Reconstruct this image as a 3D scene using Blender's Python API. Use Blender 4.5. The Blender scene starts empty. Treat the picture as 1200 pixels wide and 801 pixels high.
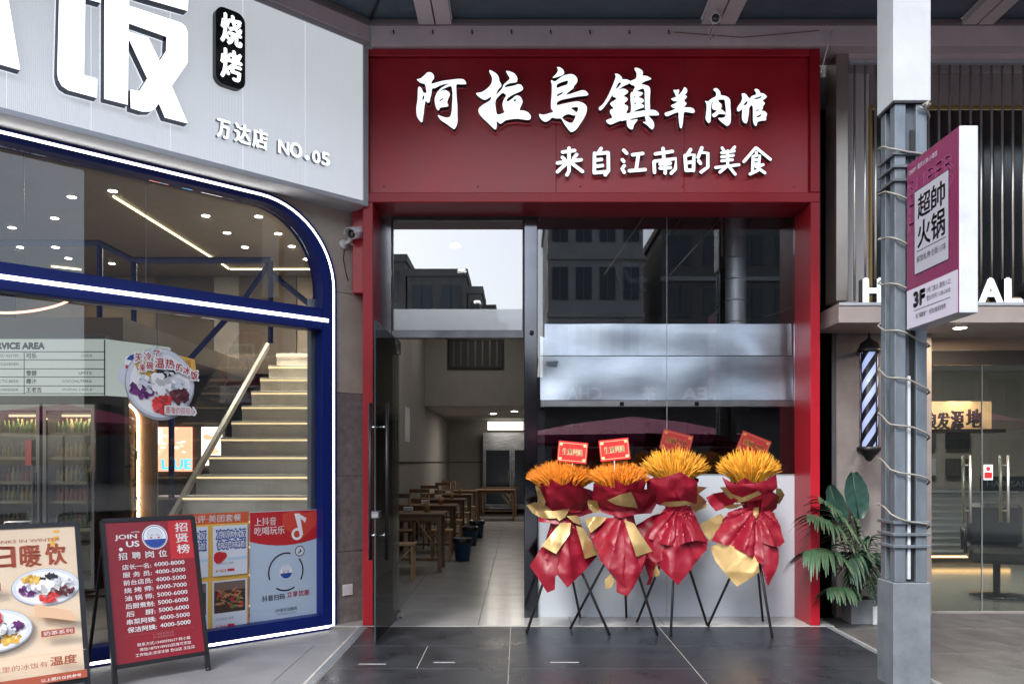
import bpy, bmesh, math, random
from mathutils import Vector, Matrix, noise
random.seed(7)
SC = bpy.context.scene
COL = SC.collection
PI = math.pi
R_ = math.radians

# ------------------------------------------------------------------ camera
F, VX, VY, EYE = 960.0, 608.0, 541.0, 1.4          # measured from the photograph's vanishing point
cd = bpy.data.cameras.new('camera'); cam = bpy.data.objects.new('camera', cd); COL.objects.link(cam)
cam.location = (0, 0, EYE); cam.rotation_euler = (R_(90), 0, 0)
cd.sensor_width = 36; cd.lens = 36 * F / 1200
cd.shift_x = (600 - VX) / 1200; cd.shift_y = (VY - 400.5) / 1200
cd.clip_start = 0.05; cd.clip_end = 2000
SC.camera = cam

# ------------------------------------------------------------------ sky, sun, exposure
SUN_EL, SUN_AZ = 48, 205
w = bpy.data.worlds.new('World'); SC.world = w; w.use_nodes = True
nt = w.node_tree; bg = nt.nodes['Background']
sk = nt.nodes.new('ShaderNodeTexSky'); sk.sky_type = 'NISHITA'; sk.sun_disc = False
sk.sun_elevation = R_(SUN_EL); sk.sun_rotation = R_(SUN_AZ); sk.dust_density = 2.5; sk.air_density = 1.0
hs = nt.nodes.new('ShaderNodeHueSaturation'); hs.inputs['Saturation'].default_value = 0.58
nt.links.new(sk.outputs[0], hs.inputs['Color'])
nt.links.new(hs.outputs[0], bg.inputs[0]); bg.inputs[1].default_value = 0.15
sl = bpy.data.lights.new('sun', 'SUN'); sl.energy = 1.2; sl.angle = R_(14); sl.color = (1, .96, .9)
so = bpy.data.objects.new('sun', sl); COL.objects.link(so)
az = R_(SUN_AZ)
dirv = Vector((math.sin(az) * math.cos(R_(SUN_EL)), math.cos(az) * math.cos(R_(SUN_EL)), math.sin(R_(SUN_EL))))
so.rotation_euler = dirv.to_track_quat('Z', 'Y').to_euler(); so.location = (0, -5, 30)
SC.view_settings.view_transform = 'Standard'; SC.view_settings.look = 'None'
SC.view_settings.exposure = 1.7; SC.view_settings.gamma = 1
SC.cycles.max_bounces = 8; SC.cycles.transparent_max_bounces = 24
SC.cycles.glossy_bounces = 4; SC.cycles.diffuse_bounces = 4; SC.cycles.sample_clamp_indirect = 6
SC.cycles.caustics_reflective = False; SC.cycles.caustics_refractive = False

# ------------------------------------------------------------------ helpers
def W(px, py, Y): return ((px - VX) / F * Y, Y, EYE + (VY - py) / F * Y)
def XX(px, Y): return (px - VX) / F * Y
def ZZ(py, Y): return EYE + (VY - py) / F * Y

P0 = Vector((-1.60, 7.05, 0)); U = Vector((.723, .691, 0)).normalized(); NO = Vector((U.y, -U.x, 0))
THL = math.atan2(U.y, U.x)
def LA(px, d=0.0):
    "position along the angled shop front of an image column, for a plane d metres in front of it"
    r = (px - VX) / F
    base = P0 + NO * d
    # (base.x + a*U.x) = r*(base.y + a*U.y)
    return (r * base.y - base.x) / (U.x - r * U.y)
def LZ(px, py, d=0.0):
    a = LA(px, d); Y = P0.y + NO.y * d + a * U.y
    return EYE + (VY - py) / F * Y
def L2W(a, b, z=0.0):
    p = P0 + U * a - NO * b
    return (p.x, p.y, z)

MATS = {}
def mat(name, col, rough=.5, metal=0., var=0., scale=6., bump=0., bscale=40., emit=0., ecol=None, spec=.5, coat=0., sheen=0., stretch=None, alpha=None):
    if name in MATS: return MATS[name]
    m = bpy.data.materials.new(name); m.use_nodes = True; MATS[name] = m
    t = m.node_tree; p = t.nodes['Principled BSDF']
    p.inputs['Base Color'].default_value = (*col, 1); p.inputs['Roughness'].default_value = rough
    p.inputs['Metallic'].default_value = metal; p.inputs['Specular IOR Level'].default_value = spec
    if coat: p.inputs['Coat Weight'].default_value = coat; p.inputs['Coat Roughness'].default_value = .1
    if sheen: p.inputs['Sheen Weight'].default_value = sheen
    if emit:
        p.inputs['Emission Color'].default_value = (*(ecol or col), 1); p.inputs['Emission Strength'].default_value = emit
    if var or bump:
        tc = t.nodes.new('ShaderNodeTexCoord'); mp = t.nodes.new('ShaderNodeMapping')
        t.links.new(tc.outputs['Object'], mp.inputs[0])
        if stretch: mp.inputs['Scale'].default_value = stretch
    if var:
        n = t.nodes.new('ShaderNodeTexNoise'); n.inputs['Scale'].default_value = scale; n.inputs['Detail'].default_value = 6
        n.inputs['Roughness'].default_value = .65
        t.links.new(mp.outputs[0], n.inputs['Vector'])
        cr = t.nodes.new('ShaderNodeMapRange'); cr.inputs[1].default_value = .3; cr.inputs[2].default_value = .7
        cr.inputs[3].default_value = 1 - var; cr.inputs[4].default_value = 1 + var
        t.links.new(n.outputs[0], cr.inputs[0])
        mx = t.nodes.new('ShaderNodeVectorMath'); mx.operation = 'SCALE'; mx.inputs[0].default_value = col
        lo = t.nodes.new('ShaderNodeTexNoise'); lo.inputs['Scale'].default_value = max(.6, min(scale / 9, 3)); lo.inputs['Detail'].default_value = 8; lo.inputs['Distortion'].default_value = .6
        t.links.new(mp.outputs[0], lo.inputs['Vector'])
        lr_ = t.nodes.new('ShaderNodeMapRange'); lr_.inputs[1].default_value = .35; lr_.inputs[2].default_value = .65
        lr_.inputs[3].default_value = 1 - var * .7; lr_.inputs[4].default_value = 1 + var * .35; t.links.new(lo.outputs[0], lr_.inputs[0])
        mu = t.nodes.new('ShaderNodeMath'); mu.operation = 'MULTIPLY'; t.links.new(cr.outputs[0], mu.inputs[0]); t.links.new(lr_.outputs[0], mu.inputs[1])
        t.links.new(mu.outputs[0], mx.inputs['Scale']); t.links.new(mx.outputs[0], p.inputs['Base Color'])
        rr = t.nodes.new('ShaderNodeMapRange'); rr.inputs[1].default_value = .3; rr.inputs[2].default_value = .7
        rr.inputs[3].default_value = max(.03, rough * (1 - var * .6)); rr.inputs[4].default_value = min(1, rough * (1 + var * .6))
        t.links.new(n.outputs[0], rr.inputs[0]); t.links.new(rr.outputs[0], p.inputs['Roughness'])
    if bump:
        n2 = t.nodes.new('ShaderNodeTexNoise'); n2.inputs['Scale'].default_value = bscale; n2.inputs['Detail'].default_value = 4
        t.links.new(mp.outputs[0], n2.inputs['Vector'])
        b = t.nodes.new('ShaderNodeBump'); b.inputs['Strength'].default_value = bump; b.inputs['Distance'].default_value = .02
        t.links.new(n2.outputs[0], b.inputs['Height']); t.links.new(b.outputs[0], p.inputs['Normal'])
    return m

def glass(name, tint=(.9, .93, .93), base=.03, k=1.0, rough=0., ripple=0.):
    "thin architectural glass: see-through plus a mirror reflection that grows at grazing angles"
    m = bpy.data.materials.new(name); m.use_nodes = True; MATS[name] = m
    t = m.node_tree; t.nodes.clear()
    o = t.nodes.new('ShaderNodeOutputMaterial'); mx = t.nodes.new('ShaderNodeMixShader')
    tr = t.nodes.new('ShaderNodeBsdfTransparent'); tr.inputs[0].default_value = (*tint, 1)
    gl = t.nodes.new('ShaderNodeBsdfGlossy'); gl.inputs['Roughness'].default_value = rough
    fr = t.nodes.new('ShaderNodeFresnel'); fr.inputs[0].default_value = 1.5
    ma = t.nodes.new('ShaderNodeMath'); ma.operation = 'MULTIPLY_ADD'; ma.inputs[1].default_value = k; ma.inputs[2].default_value = base
    ma.use_clamp = True
    if ripple:
        tc = t.nodes.new('ShaderNodeTexCoord'); n = t.nodes.new('ShaderNodeTexNoise'); n.inputs['Scale'].default_value = 1.3
        t.links.new(tc.outputs['Object'], n.inputs['Vector'])
        b = t.nodes.new('ShaderNodeBump'); b.inputs['Strength'].default_value = ripple; b.inputs['Distance'].default_value = .02
        t.links.new(n.outputs[0], b.inputs['Height']); t.links.new(b.outputs[0], gl.inputs['Normal'])
    t.links.new(fr.outputs[0], ma.inputs[0]); t.links.new(ma.outputs[0], mx.inputs[0])
    t.links.new(tr.outputs[0], mx.inputs[1]); t.links.new(gl.outputs[0], mx.inputs[2]); t.links.new(mx.outputs[0], o.inputs[0])
    return m

class MB:
    "collects shapes and links them as ONE mesh object"
    def __init__(s): s.v = []; s.f = []; s.m = []; s.mats = []; s.sm = []
    def mi(s, m):
        if m not in s.mats: s.mats.append(m)
        return s.mats.index(m)
    def add(s, vs, fs, m=None, smooth=False):
        o = len(s.v); s.v += [tuple(v) for v in vs]; k = s.mi(m) if m else 0
        for f in fs: s.f.append([i + o for i in f]); s.m.append(k); s.sm.append(smooth)
        return s
    def box(s, x0, x1, y0, y1, z0, z1, m=None, b=0.):
        if x0 > x1: x0, x1 = x1, x0
        if y0 > y1: y0, y1 = y1, y0
        if z0 > z1: z0, z1 = z1, z0
        b = min(b, (x1 - x0) * .45, (y1 - y0) * .45, (z1 - z0) * .45)
        if b <= 0:
            vs = [(x, y, z) for z in (z0, z1) for y in (y0, y1) for x in (x0, x1)]
            fs = [(0, 2, 3, 1), (4, 5, 7, 6), (0, 1, 5, 4), (2, 6, 7, 3), (0, 4, 6, 2), (1, 3, 7, 5)]
            return s.add(vs, fs, m)
        vs = []; idx = {}
        X = (x0, x1); Y = (y0, y1); Z = (z0, z1); sg = (1, -1)
        for i in (0, 1):
            for j in (0, 1):
                for k in (0, 1):
                    for ax in range(3):
                        p = [X[i], Y[j], Z[k]]
                        for o_, (q, ijk) in enumerate(zip(p, (i, j, k))):
                            if o_ != ax: p[o_] = q + b * sg[ijk]
                        idx[(i, j, k, ax)] = len(vs); vs.append(p)
        fs = []
        for ax in range(3):
            for e in (0, 1):
                o1, o2 = [a for a in range(3) if a != ax]
                q = []
                for (p1, p2) in ((0, 0), (1, 0), (1, 1), (0, 1)):
                    c = [0, 0, 0]; c[ax] = e; c[o1] = p1; c[o2] = p2; q.append(idx[(*c, ax)])
                if (e == 0) == (ax != 1): q.reverse()
                fs.append(q)
        for ax in range(3):           # edges running along ax
            o1, o2 = [a for a in range(3) if a != ax]
            for p1 in (0, 1):
                for p2 in (0, 1):
                    a0 = [0, 0, 0]; a0[o1] = p1; a0[o2] = p2; a1 = list(a0); a1[ax] = 1
                    q = [idx[(*a0, o1)], idx[(*a1, o1)], idx[(*a1, o2)], idx[(*a0, o2)]]
                    fs.append(q)
        for i in (0, 1):
            for j in (0, 1):
                for k in (0, 1): fs.append([idx[(i, j, k, a)] for a in range(3)])
        return s.add(vs, fs, m)
    def tube(s, pts, r, seg=8, m=None, cap=True, smooth=True):
        pts = [Vector(p) for p in pts]; rs = r if isinstance(r, (list, tuple)) else [r] * len(pts)
        vs = []; fs = []; up = None
        for i, p in enumerate(pts):
            d = (pts[min(i + 1, len(pts) - 1)] - pts[max(i - 1, 0)])
            d = d.normalized() if d.length > 1e-9 else Vector((0, 0, 1))
            if up is None: up = d.orthogonal().normalized()
            up = (up - d * up.dot(d)); up = up.normalized() if up.length > 1e-6 else d.orthogonal().normalized()
            sd = d.cross(up)
            for k in range(seg):
                a = 2 * PI * k / seg; vs.append(p + (up * math.cos(a) + sd * math.sin(a)) * rs[i])
        for i in range(len(pts) - 1):
            for k in range(seg):
                k2 = (k + 1) % seg; fs.append((i * seg + k, i * seg + k2, (i + 1) * seg + k2, (i + 1) * seg + k))
        if cap:
            fs.append(tuple(range(seg))[::-1]); fs.append(tuple(range((len(pts) - 1) * seg, len(pts) * seg)))
        return s.add(vs, fs, m, smooth)
    def lathe(s, prof, c=(0, 0, 0), seg=20, m=None, smooth=True, mf=None):
        vs = []; fs = []
        for (r, z) in prof:
            for k in range(seg):
                a = 2 * PI * k / seg; vs.append((c[0] + r * math.cos(a), c[1] + r * math.sin(a), c[2] + z))
        for i in range(len(prof) - 1):
            for k in range(seg):
                k2 = (k + 1) % seg; fs.append((i * seg + k, i * seg + k2, (i + 1) * seg + k2, (i + 1) * seg + k))
        fs.append(tuple(range(seg))[::-1]); fs.append(tuple(range((len(prof) - 1) * seg, len(prof) * seg)))
        return s.add(vs, fs, m, smooth)
    def prism(s, poly, y0, y1, m=None, side=None):
        "polygon in the xz plane pushed from y0 (front) to y1 (back)"
        tris = fill([poly]); n = len(poly)
        vs = [(p[0], y0, p[1]) for p in poly] + [(p[0], y1, p[1]) for p in poly]
        fr = []
        for a, b, c in tris:
            p, q, r = poly[a], poly[b], poly[c]
            if (q[0] - p[0]) * (r[1] - p[1]) - (q[1] - p[1]) * (r[0] - p[0]) < 0: b, c = c, b
            fr.append((a, b, c))
        s.add(vs, fr, m)
        s.add(vs, [(a + n, c + n, b + n) for a, b, c in fr], m)
        s.add(vs, [(i, (i + 1) % n, (i + 1) % n + n, i + n) for i in range(n)], side or m)
        return s
    def plane(s, quad, m=None): return s.add(quad, [(0, 1, 2, 3)], m)
    def data(s, name, m=None):
        me = bpy.data.meshes.new(name); me.from_pydata(s.v, [], s.f)
        ms = s.mats if s.mats else ([m] if m else [])
        if m and not s.mats: ms = [m]
        for q in ms: me.materials.append(q)
        if me.polygons:
            me.polygons.foreach_set('material_index', s.m); me.polygons.foreach_set('use_smooth', s.sm)
        me.update(); return me
    def build(s, name, m=None, parent=None, kind=None, label=None, loc=None, fix=True):
        me = s.data(name, m)
        if fix:
            bm = bmesh.new(); bm.from_mesh(me); bmesh.ops.recalc_face_normals(bm, faces=bm.faces); bm.to_mesh(me); bm.free()
        return link(name, me, parent, kind, label, loc)

def link(name, me, parent=None, kind=None, label=None, loc=None):
    o = bpy.data.objects.new(name, me); COL.objects.link(o)
    if parent: o.parent = parent
    if kind: o['kind'] = kind
    if label: o['label'] = label
    if loc is not None: o.location = loc
    return o

def fill(polys):
    "triangulate an outline (first) with holes (rest); indices run through all points"
    from mathutils.geometry import tessellate_polygon
    pl = [[Vector((p[0], p[1], 0)) for p in q] for q in polys]
    return tessellate_polygon(pl)

def thing(name, label, cat, loc=(0, 0, 0), rz=0., group=None):
    o = bpy.data.objects.new(name, None); COL.objects.link(o); o.empty_display_size = .1
    o.location = loc; o.rotation_euler = (0, 0, rz); o['label'] = label; o['category'] = cat
    if group: o['group'] = group
    return o
def lthing(name, label, cat, group=None): return thing(name, label, cat, P0, THL, group)
def tag(o, label, cat, group=None):
    o['label'] = label; o['category'] = cat
    if group: o['group'] = group
    return o
def copy_tree(o, parent=None, top=True):
    c = o.copy(); COL.objects.link(c)
    if parent: c.parent = parent
    for ch in list(o.children): copy_tree(ch, c, False)
    return c

class Frame:
    "a flat face: origin, right and up directions, outward normal"
    def __init__(s, o=(0, 0, 0), r=(1, 0, 0), u=(0, 0, 1)):
        s.o = Vector(o); s.r = Vector(r).normalized(); s.u = Vector(u).normalized(); s.n = s.r.cross(s.u)
    def p(s, u, v, w=0): return s.o + s.r * u + s.u * v + s.n * w
FRONT = Frame()

GL = {}
def glyph(body, off=0., res=3, ext=0.):
    key = (body, off, res, ext)
    if key in GL: return GL[key]
    c = bpy.data.curves.new('lettering', 'FONT'); c.body = body; c.offset = off; c.resolution_u = res; c.extrude = ext
    o = bpy.data.objects.new('lettering', c)
    me = bpy.data.meshes.new_from_object(o)
    vs = [v.co.copy() for v in me.vertices]; fs = [tuple(p.vertices) for p in me.polygons]; ns = [p.normal.z for p in me.polygons]
    bpy.data.meshes.remove(me); bpy.data.objects.remove(o); bpy.data.curves.remove(c)
    GL[key] = (vs, fs, ns); return GL[key]

class Print:
    "flat printed shapes and lettering on one face, each layer lifted a fraction of a millimetre"
    def __init__(s, fr, lift=.0012): s.fr = fr; s.mb = MB(); s.k = 0; s.lift = lift
    def _w(s): s.k += 1; return s.lift + s.k * .00012
    def poly(s, pts, m):
        w = s._w(); tr = fill([pts]); fs = []
        for a, b, c in tr:
            p, q, r = pts[a], pts[b], pts[c]
            if (q[0] - p[0]) * (r[1] - p[1]) - (q[1] - p[1]) * (r[0] - p[0]) < 0: b, c = c, b
            fs.append((a, b, c))
        s.mb.add([s.fr.p(x, y, w) for x, y in pts], fs, m); return s
    def rect(s, x0, x1, z0, z1, m): return s.poly([(x0, z0), (x1, z0), (x1, z1), (x0, z1)], m)
    def ell(s, cx, cz, rx, rz, m, n=20, rot=0., wob=0.):
        pts = []
        for k in range(n):
            a = 2 * PI * k / n; q = 1 + random.uniform(-wob, wob)
            x, z = rx * q * math.cos(a), rz * q * math.sin(a)
            pts.append((cx + x * math.cos(rot) - z * math.sin(rot), cz + x * math.sin(rot) + z * math.cos(rot)))
        return s.poly(pts, m)
    def ring(s, cx, cz, r, t, m, n=24, a0=0, a1=2 * PI):
        w = s._w(); vs = []; fs = []
        for k in range(n + 1):
            a = a0 + (a1 - a0) * k / n
            for q in (r - t / 2, r + t / 2): vs.append(s.fr.p(cx + q * math.cos(a), cz + q * math.sin(a), w))
        for k in range(n): fs.append((2 * k, 2 * k + 1, 2 * k + 3, 2 * k + 2))
        s.mb.add(vs, fs, m); return s
    def text(s, body, x0, x1, z0, z1, m, off=.012, shear=0., res=3, warp=0.):
        vs, fs, ns = glyph(body, 0, res)
        if not vs: return s
        ax = min(v.x for v in vs); bx = max(v.x for v in vs); ay = min(v.y for v in vs); by = max(v.y for v in vs)
        hgt = max(by - ay, 1e-6); em = (z1 - z0) / hgt
        for ox, oz in shifts(off):
          w = s._w() if (ox, oz) == (0, 0) else s.lift + s.k * .00012 + .00001 * (1 + abs(ox * 100)); out = []
          for v in vs:
            u = (v.x - ax) / max(bx - ax, 1e-6); t = (v.y - ay) / max(by - ay, 1e-6)
            if warp:
                q = noise.noise_vector(Vector((v.x * 3, v.y * 3, 0))); u += q.x * warp / max(bx - ax, 1) ; t += q.y * warp
            out.append(s.fr.p(x0 + (x1 - x0) * u + shear * (z1 - z0) * t + ox * em, z0 + (z1 - z0) * t + oz * em, w))
          s.mb.add(out, fs, m)
        return s
    def build(s, name, parent): return s.mb.build(name, None, parent, fix=False)

def shifts(off):
    if off <= 0: return [(0, 0)]
    k = off * 1.1
    if off < .06: return [(0, 0), (k, 0), (-k, 0), (0, k * .7), (0, -k * .7)]
    return [(0, 0)] + [(k * math.cos(a), k * math.sin(a)) for a in [PI / 4 * i for i in range(8)]]

def letter3d(mb, body, fr, x0, x1, z0, z1, depth, mf, ms, off=.01, res=3):
    vs, fs, ns = glyph(body, 0, res, .5)
    ax = min(v.x for v in vs); bx = max(v.x for v in vs); ay = min(v.y for v in vs); by = max(v.y for v in vs)
    fm = [f for f, n in zip(fs, ns) if n > .5]; fo = [f for f, n in zip(fs, ns) if n <= .5]
    ex = (z1 - z0) / (by - ay)
    for i, (ox, oz) in enumerate(shifts(off)):
        out = [fr.p(x0 + (x1 - x0) * (v.x - ax) / (bx - ax) + ox * ex, z0 + (z1 - z0) * (v.y - ay) / (by - ay) + oz * ex, (v.z + .5) * depth + i * .0003) for v in vs]
        mb.add(out, fm, mf); mb.add(out, fo, ms)
    return mb

def solid(mb, fr, outline, holes, w0, w1, mf, ms):
    "outline with holes, front face at w1, back at w0"
    polys = [outline] + holes; flat = [p for q in polys for p in q]; n = len(flat); tr = fill(polys); fs = []
    for a, b, c in tr:
        p, q, r = flat[a], flat[b], flat[c]
        if (q[0] - p[0]) * (r[1] - p[1]) - (q[1] - p[1]) * (r[0] - p[0]) < 0: b, c = c, b
        fs.append((a, b, c))
    vs = [fr.p(x, z, w1) for x, z in flat] + [fr.p(x, z, w0) for x, z in flat]
    mb.add(vs, fs, mf); o = 0; sd = []
    for q in polys:
        k = len(q)
        for i in range(k): sd.append((o + i, o + (i + 1) % k, o + (i + 1) % k + n, o + i + n))
        o += k
    mb.add(vs, sd, ms)

def smoothpoly(pts, it=1):
    for _ in range(it):
        o = []; n = len(pts)
        for i in range(n):
            p, q = pts[i], pts[(i + 1) % n]
            o.append((p[0] * .78 + q[0] * .22, p[1] * .78 + q[1] * .22)); o.append((p[0] * .22 + q[0] * .78, p[1] * .22 + q[1] * .78))
        pts = o
    return pts

def capsule(pts, r, n=5):
    "outline of a round-ended brush stroke along a polyline"
    P = [Vector(p) for p in pts]; L = []; Rr = []
    for i, p in enumerate(P):
        d = (P[min(i + 1, len(P) - 1)] - P[max(i - 1, 0)]).normalized(); nn = Vector((-d.y, d.x))
        L.append(p + nn * r); Rr.append(p - nn * r)
    d1 = (P[-1] - P[-2]).normalized(); d0 = (P[0] - P[1]).normalized(); out = list(Rr)
    a = math.atan2(-d1.x, d1.y)
    a = math.atan2(d1.y, d1.x)
    for k in range(1, n): t = a - PI / 2 + PI * k / n; out.append(P[-1] + Vector((math.cos(t), math.sin(t))) * r)
    out += L[::-1]; a = math.atan2(d0.y, d0.x)
    for k in range(1, n): t = a - PI / 2 + PI * k / n; out.append(P[0] + Vector((math.cos(t), math.sin(t))) * r)
    return [(p.x, p.y) for p in out]

def area(name, loc, size, power, col=(1, .93, .82), parent=None, rot=(0, 0, 0)):
    l = bpy.data.lights.new(name, 'AREA'); l.energy = power; l.size = size; l.color = col
    o = bpy.data.objects.new(name, l); COL.objects.link(o); o.location = loc; o.rotation_euler = rot
    if parent: o.parent = parent
    return o

# ------------------------------------------------------------------ materials
RED = mat('red_paint', (.31, .008, .018), .34, var=.08, scale=3, spec=.3)
REDB = mat('red_panel', (.38, .008, .019), .33, var=.14, scale=2.2, spec=.5, bump=.04, bscale=2)
BLUE = mat('blue_paint', (.003, .014, .14), .4, spec=.3)
NAVY = mat('navy_side', (.012, .02, .06), .45)
LED = mat('led_strip', (1, .97, .93), .5, emit=2.0, ecol=(1, .95, .88))
WLET = mat('lit_letter', (.80, .86, .88), .5, emit=.32, ecol=(.86, .96, 1))
WLETB = mat('lit_letter_blue_white', (.85, .88, .9), .5, emit=.5, ecol=(.9, .96, 1))
BLK = mat('black_metal', (.014, .014, .016), .38, metal=.2, var=.1)
BLKG = mat('black_gloss', (.012, .012, .014), .12, coat=.5)
STEEL = mat('brushed_steel', (.55, .57, .6), .24, metal=1, var=.25, scale=4, stretch=(1, 1, 8), bump=.05, bscale=3)
STEELD = mat('dark_steel', (.16, .16, .17), .22, metal=1, var=.3, scale=2)
CHROME = mat('chrome_rod', (.82, .79, .72), .34, metal=1, var=.1)
BEIGE = mat('beige_stone', (.40, .36, .30), .55, var=.14, scale=5, bump=.05)
GRAN = mat('polished_granite', (.21, .20, .195), .13, var=.25, scale=14, bump=.02)
PALE = mat('pale_panel', (.42, .45, .49), .4, var=.04)
WHITE = mat('white_plastic', (.72, .73, .74), .4)
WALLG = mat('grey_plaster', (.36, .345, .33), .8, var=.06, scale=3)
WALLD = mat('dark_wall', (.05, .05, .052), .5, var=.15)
CEIL = mat('white_ceiling', (.55, .54, .52), .8, var=.04)
GOLDP = mat('gold_paper', (.42, .29, .12), .36, metal=.55, var=.12, scale=9)
REDP = mat('crimson_paper', (.20, .004, .016), .44, var=.12, scale=8, bump=.05, bscale=9, spec=.4)
ORANGE = mat('orange_plume', (.78, .245, .012), .8, var=.22, scale=30)
YORANGE = mat('amber_plume', (.74, .33, .02), .8, var=.25, scale=30)
WOOD = mat('plank_wood', (.17, .095, .05), .5, var=.3, scale=5, stretch=(1, 9, 9))
WOODL = mat('light_wood', (.42, .26, .13), .5, var=.2, scale=5, stretch=(9, 1, 9))
TILEB = mat('black_slate_tile', (.022, .025, .032), .32, var=.42, scale=3.1, bump=.04, bscale=25)
TILEG = mat('grey_porcelain_tile', (.36, .36, .355), .22, var=.09, scale=3)
GROUT = mat('grout', (.20, .19, .18), .9, var=.1)
PAVE = mat('speckled_pavement', (.185, .19, .205), .55, var=.2, scale=60, bump=.08, bscale=90)
PAVER = mat('worn_pavement', (.085, .083, .083), .55, var=.32, scale=5, bump=.12, bscale=30)
ASPH = mat('street_ground', (.16, .16, .16), .8, var=.15, scale=3)
STONEC = mat('column_stone', (.13, .148, .17), .5, var=.22, scale=7, bump=.06, bscale=25)
COLM = mat('column_steel', (.135, .165, .195), .42, metal=.35, var=.25, scale=6, stretch=(1, 1, .4))
COLD = mat('column_groove', (.05, .065, .085), .5, var=.2)
PINKG = mat('canopy_metal', (.60, .54, .55), .45, var=.1, scale=3)
CGL = mat('canopy_glass', (.07, .105, .14), .25, var=.15, scale=2, coat=.2)
MAG = mat('magenta_print', (.165, .018, .07), .4, var=.04)
PAPER = mat('white_print', (.62, .66, .72), .5)
INK = mat('black_ink', (.012, .012, .014), .5)
CREAM = mat('cream_print', (.72, .58, .42), .5, var=.05, scale=3)
POSTR = mat('dark_red_print', (.25, .012, .022), .35, var=.05)
POSTR2 = mat('bright_red_print', (.50, .02, .025), .4)
ORANGP = mat('orange_print', (.58, .10, .03), .5)
YELP = mat('yellow_print', (.72, .42, .07), .5)
WPRT = mat('white_lettering', (.82, .82, .82), .5)
BRWN = mat('brown_print', (.34, .07, .03), .5)
GPRT = mat('grey_print', (.30, .32, .34), .5)
SKYP = mat('pale_blue_print', (.42, .58, .72), .5)
BLUP = mat('blue_print', (.02, .06, .30), .5)
PURP = mat('purple_print', (.12, .015, .14), .5)
GLD = mat('gold_lettering', (.80, .64, .34), .4)
GREEN = mat('palm_leaf', (.036, .078, .04), .42, var=.3, scale=6)
GREEN2 = mat('dark_palm_leaf', (.03, .075, .045), .42, var=.3, scale=6)
TEAL = mat('broad_leaf', (.017, .058, .045), .4, var=.25, scale=5)
STEMM = mat('stem', (.11, .10, .05), .6, var=.2)
BULB = mat('lit_bulb', (1, .95, .85), .5, emit=9, ecol=(1, .92, .8))
WARMLED = mat('warm_led', (1, .85, .45), .5, emit=2.2, ecol=(1, .82, .42))
G_SHOP = glass('shop_glass', (.88, .90, .90), .015, 1.0)
G_DOOR = glass('door_glass', (.84, .87, .87), .02, 1.0)
G_TRAN = glass('coated_transom_glass', (.45, .47, .48), .225, 1.0)
G_MAIN = glass('dark_shop_glass', (.84, .86, .88), .035, 1.3)
G_SAL = glass('salon_glass', (.84, .88, .86), .02, 1.0)
G_FRI = glass('fridge_glass', (.85, .86, .84), .0, .5)

# ================================================================== ground
g = MB().box(-300, 300, -300, 300, -.30, -.055).build('ground', ASPH, kind='structure')
def slabs(name, m, x0, x1, y0, y1, top, dx, dy, gap=.004, clip=None, off=0.):
    root = MB().box(x0, x1, y0, y1, top - .06, top - .012).build(name, GROUT, kind='structure')
    cache = {}; r = 0; y = y0
    while y < y1 - 1e-6:
        ye = min(y + dy, y1); x = x0 - (off * dx if r % 2 else 0)
        while x < x1 - 1e-6:
            xs, xe = max(x, x0), min(x + dx, x1)
            if xe - xs > .03 and (clip is None or clip((xs + xe) / 2, (y + ye) / 2)):
                k = (round(xe - xs, 4), round(ye - y, 4))
                if k not in cache: cache[k] = MB().box(gap / 2, k[0] - gap / 2, gap / 2, k[1] - gap / 2, -.011, 0, b=.0015).data('tile', m)
                o = link('tile', cache[k], root, loc=(xs, y, top + random.uniform(-.0006, .0006)))
            x += dx
        y = ye; r += 1
    return root
# black slate platform in front of the restaurant; its joints measured from the photograph
plat = MB().box(-1.37, 2.68, 2.2, 6.985, -.055, -.004).build('platform', mat('pale_grout', (.34, .33, .31), .9, var=.25, scale=9), kind='structure')
XJ = [-1.29, -.695, -.07, 1.19, 1.82, 2.62]
rows = [(6.25, 6.98, [-1.29, -.07, 1.19, 2.62]), (5.56, 6.25, [-1.29, -.695, -.07, 1.19, 2.62]), (4.86, 5.56, [-1.29, -.07, 1.19, 2.62])]
y = 4.86
while y > 2.4: rows.append((y - .69, y, [-1.29, -.07, 1.19, 2.62])); y -= .69
for (ya, yb, xs) in rows:
    for xa, xb in zip(xs, xs[1:]):
        MB().box(xa + .003, xb - .003, ya + .003, yb - .003, -.011, random.uniform(-.0008, .0002), b=.0015).build('tile', TILEB, plat)
for (xa, xb) in ((-1.37, -1.295), (2.625, 2.68)):
    MB().prism([(xa, -.055), (xb, -.055), (xb, .001), (xa + .02 if xa < 0 else xa, .001)] if xa < 0 else [(xa, -.055), (xb, -.055), (xb - .02, .001), (xa, .001)], 2.2, 6.985).build('edge_strip', STONEC, plat)
wmark = mat('worn_tape', (.32, .33, .35), .6, var=.3, scale=20)
for (px, py, wd) in ((420, 778, .19), (508, 776, .15), (645, 776, .2)):
    yy = 1344 / (py - VY); xx = XX(px, yy)
    MB().box(xx, xx + wd, yy, yy + .022, .0004, .0012).build('tape_mark', wmark, plat)
slabs('left_pavement', PAVE, -7.0, -1.38, 1.6, 8.5, -.03, 1.2, 1.2, .003, off=.5)
slabs('right_pavement', PAVER, 2.69, 9.0, 1.6, 7.70, -.02, 1.2, .9, .004, off=.5)
slabs('street_paving', PAVE, -12, 12, -12, 1.59, -.035, 2.4, 2.4, .006)

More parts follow.
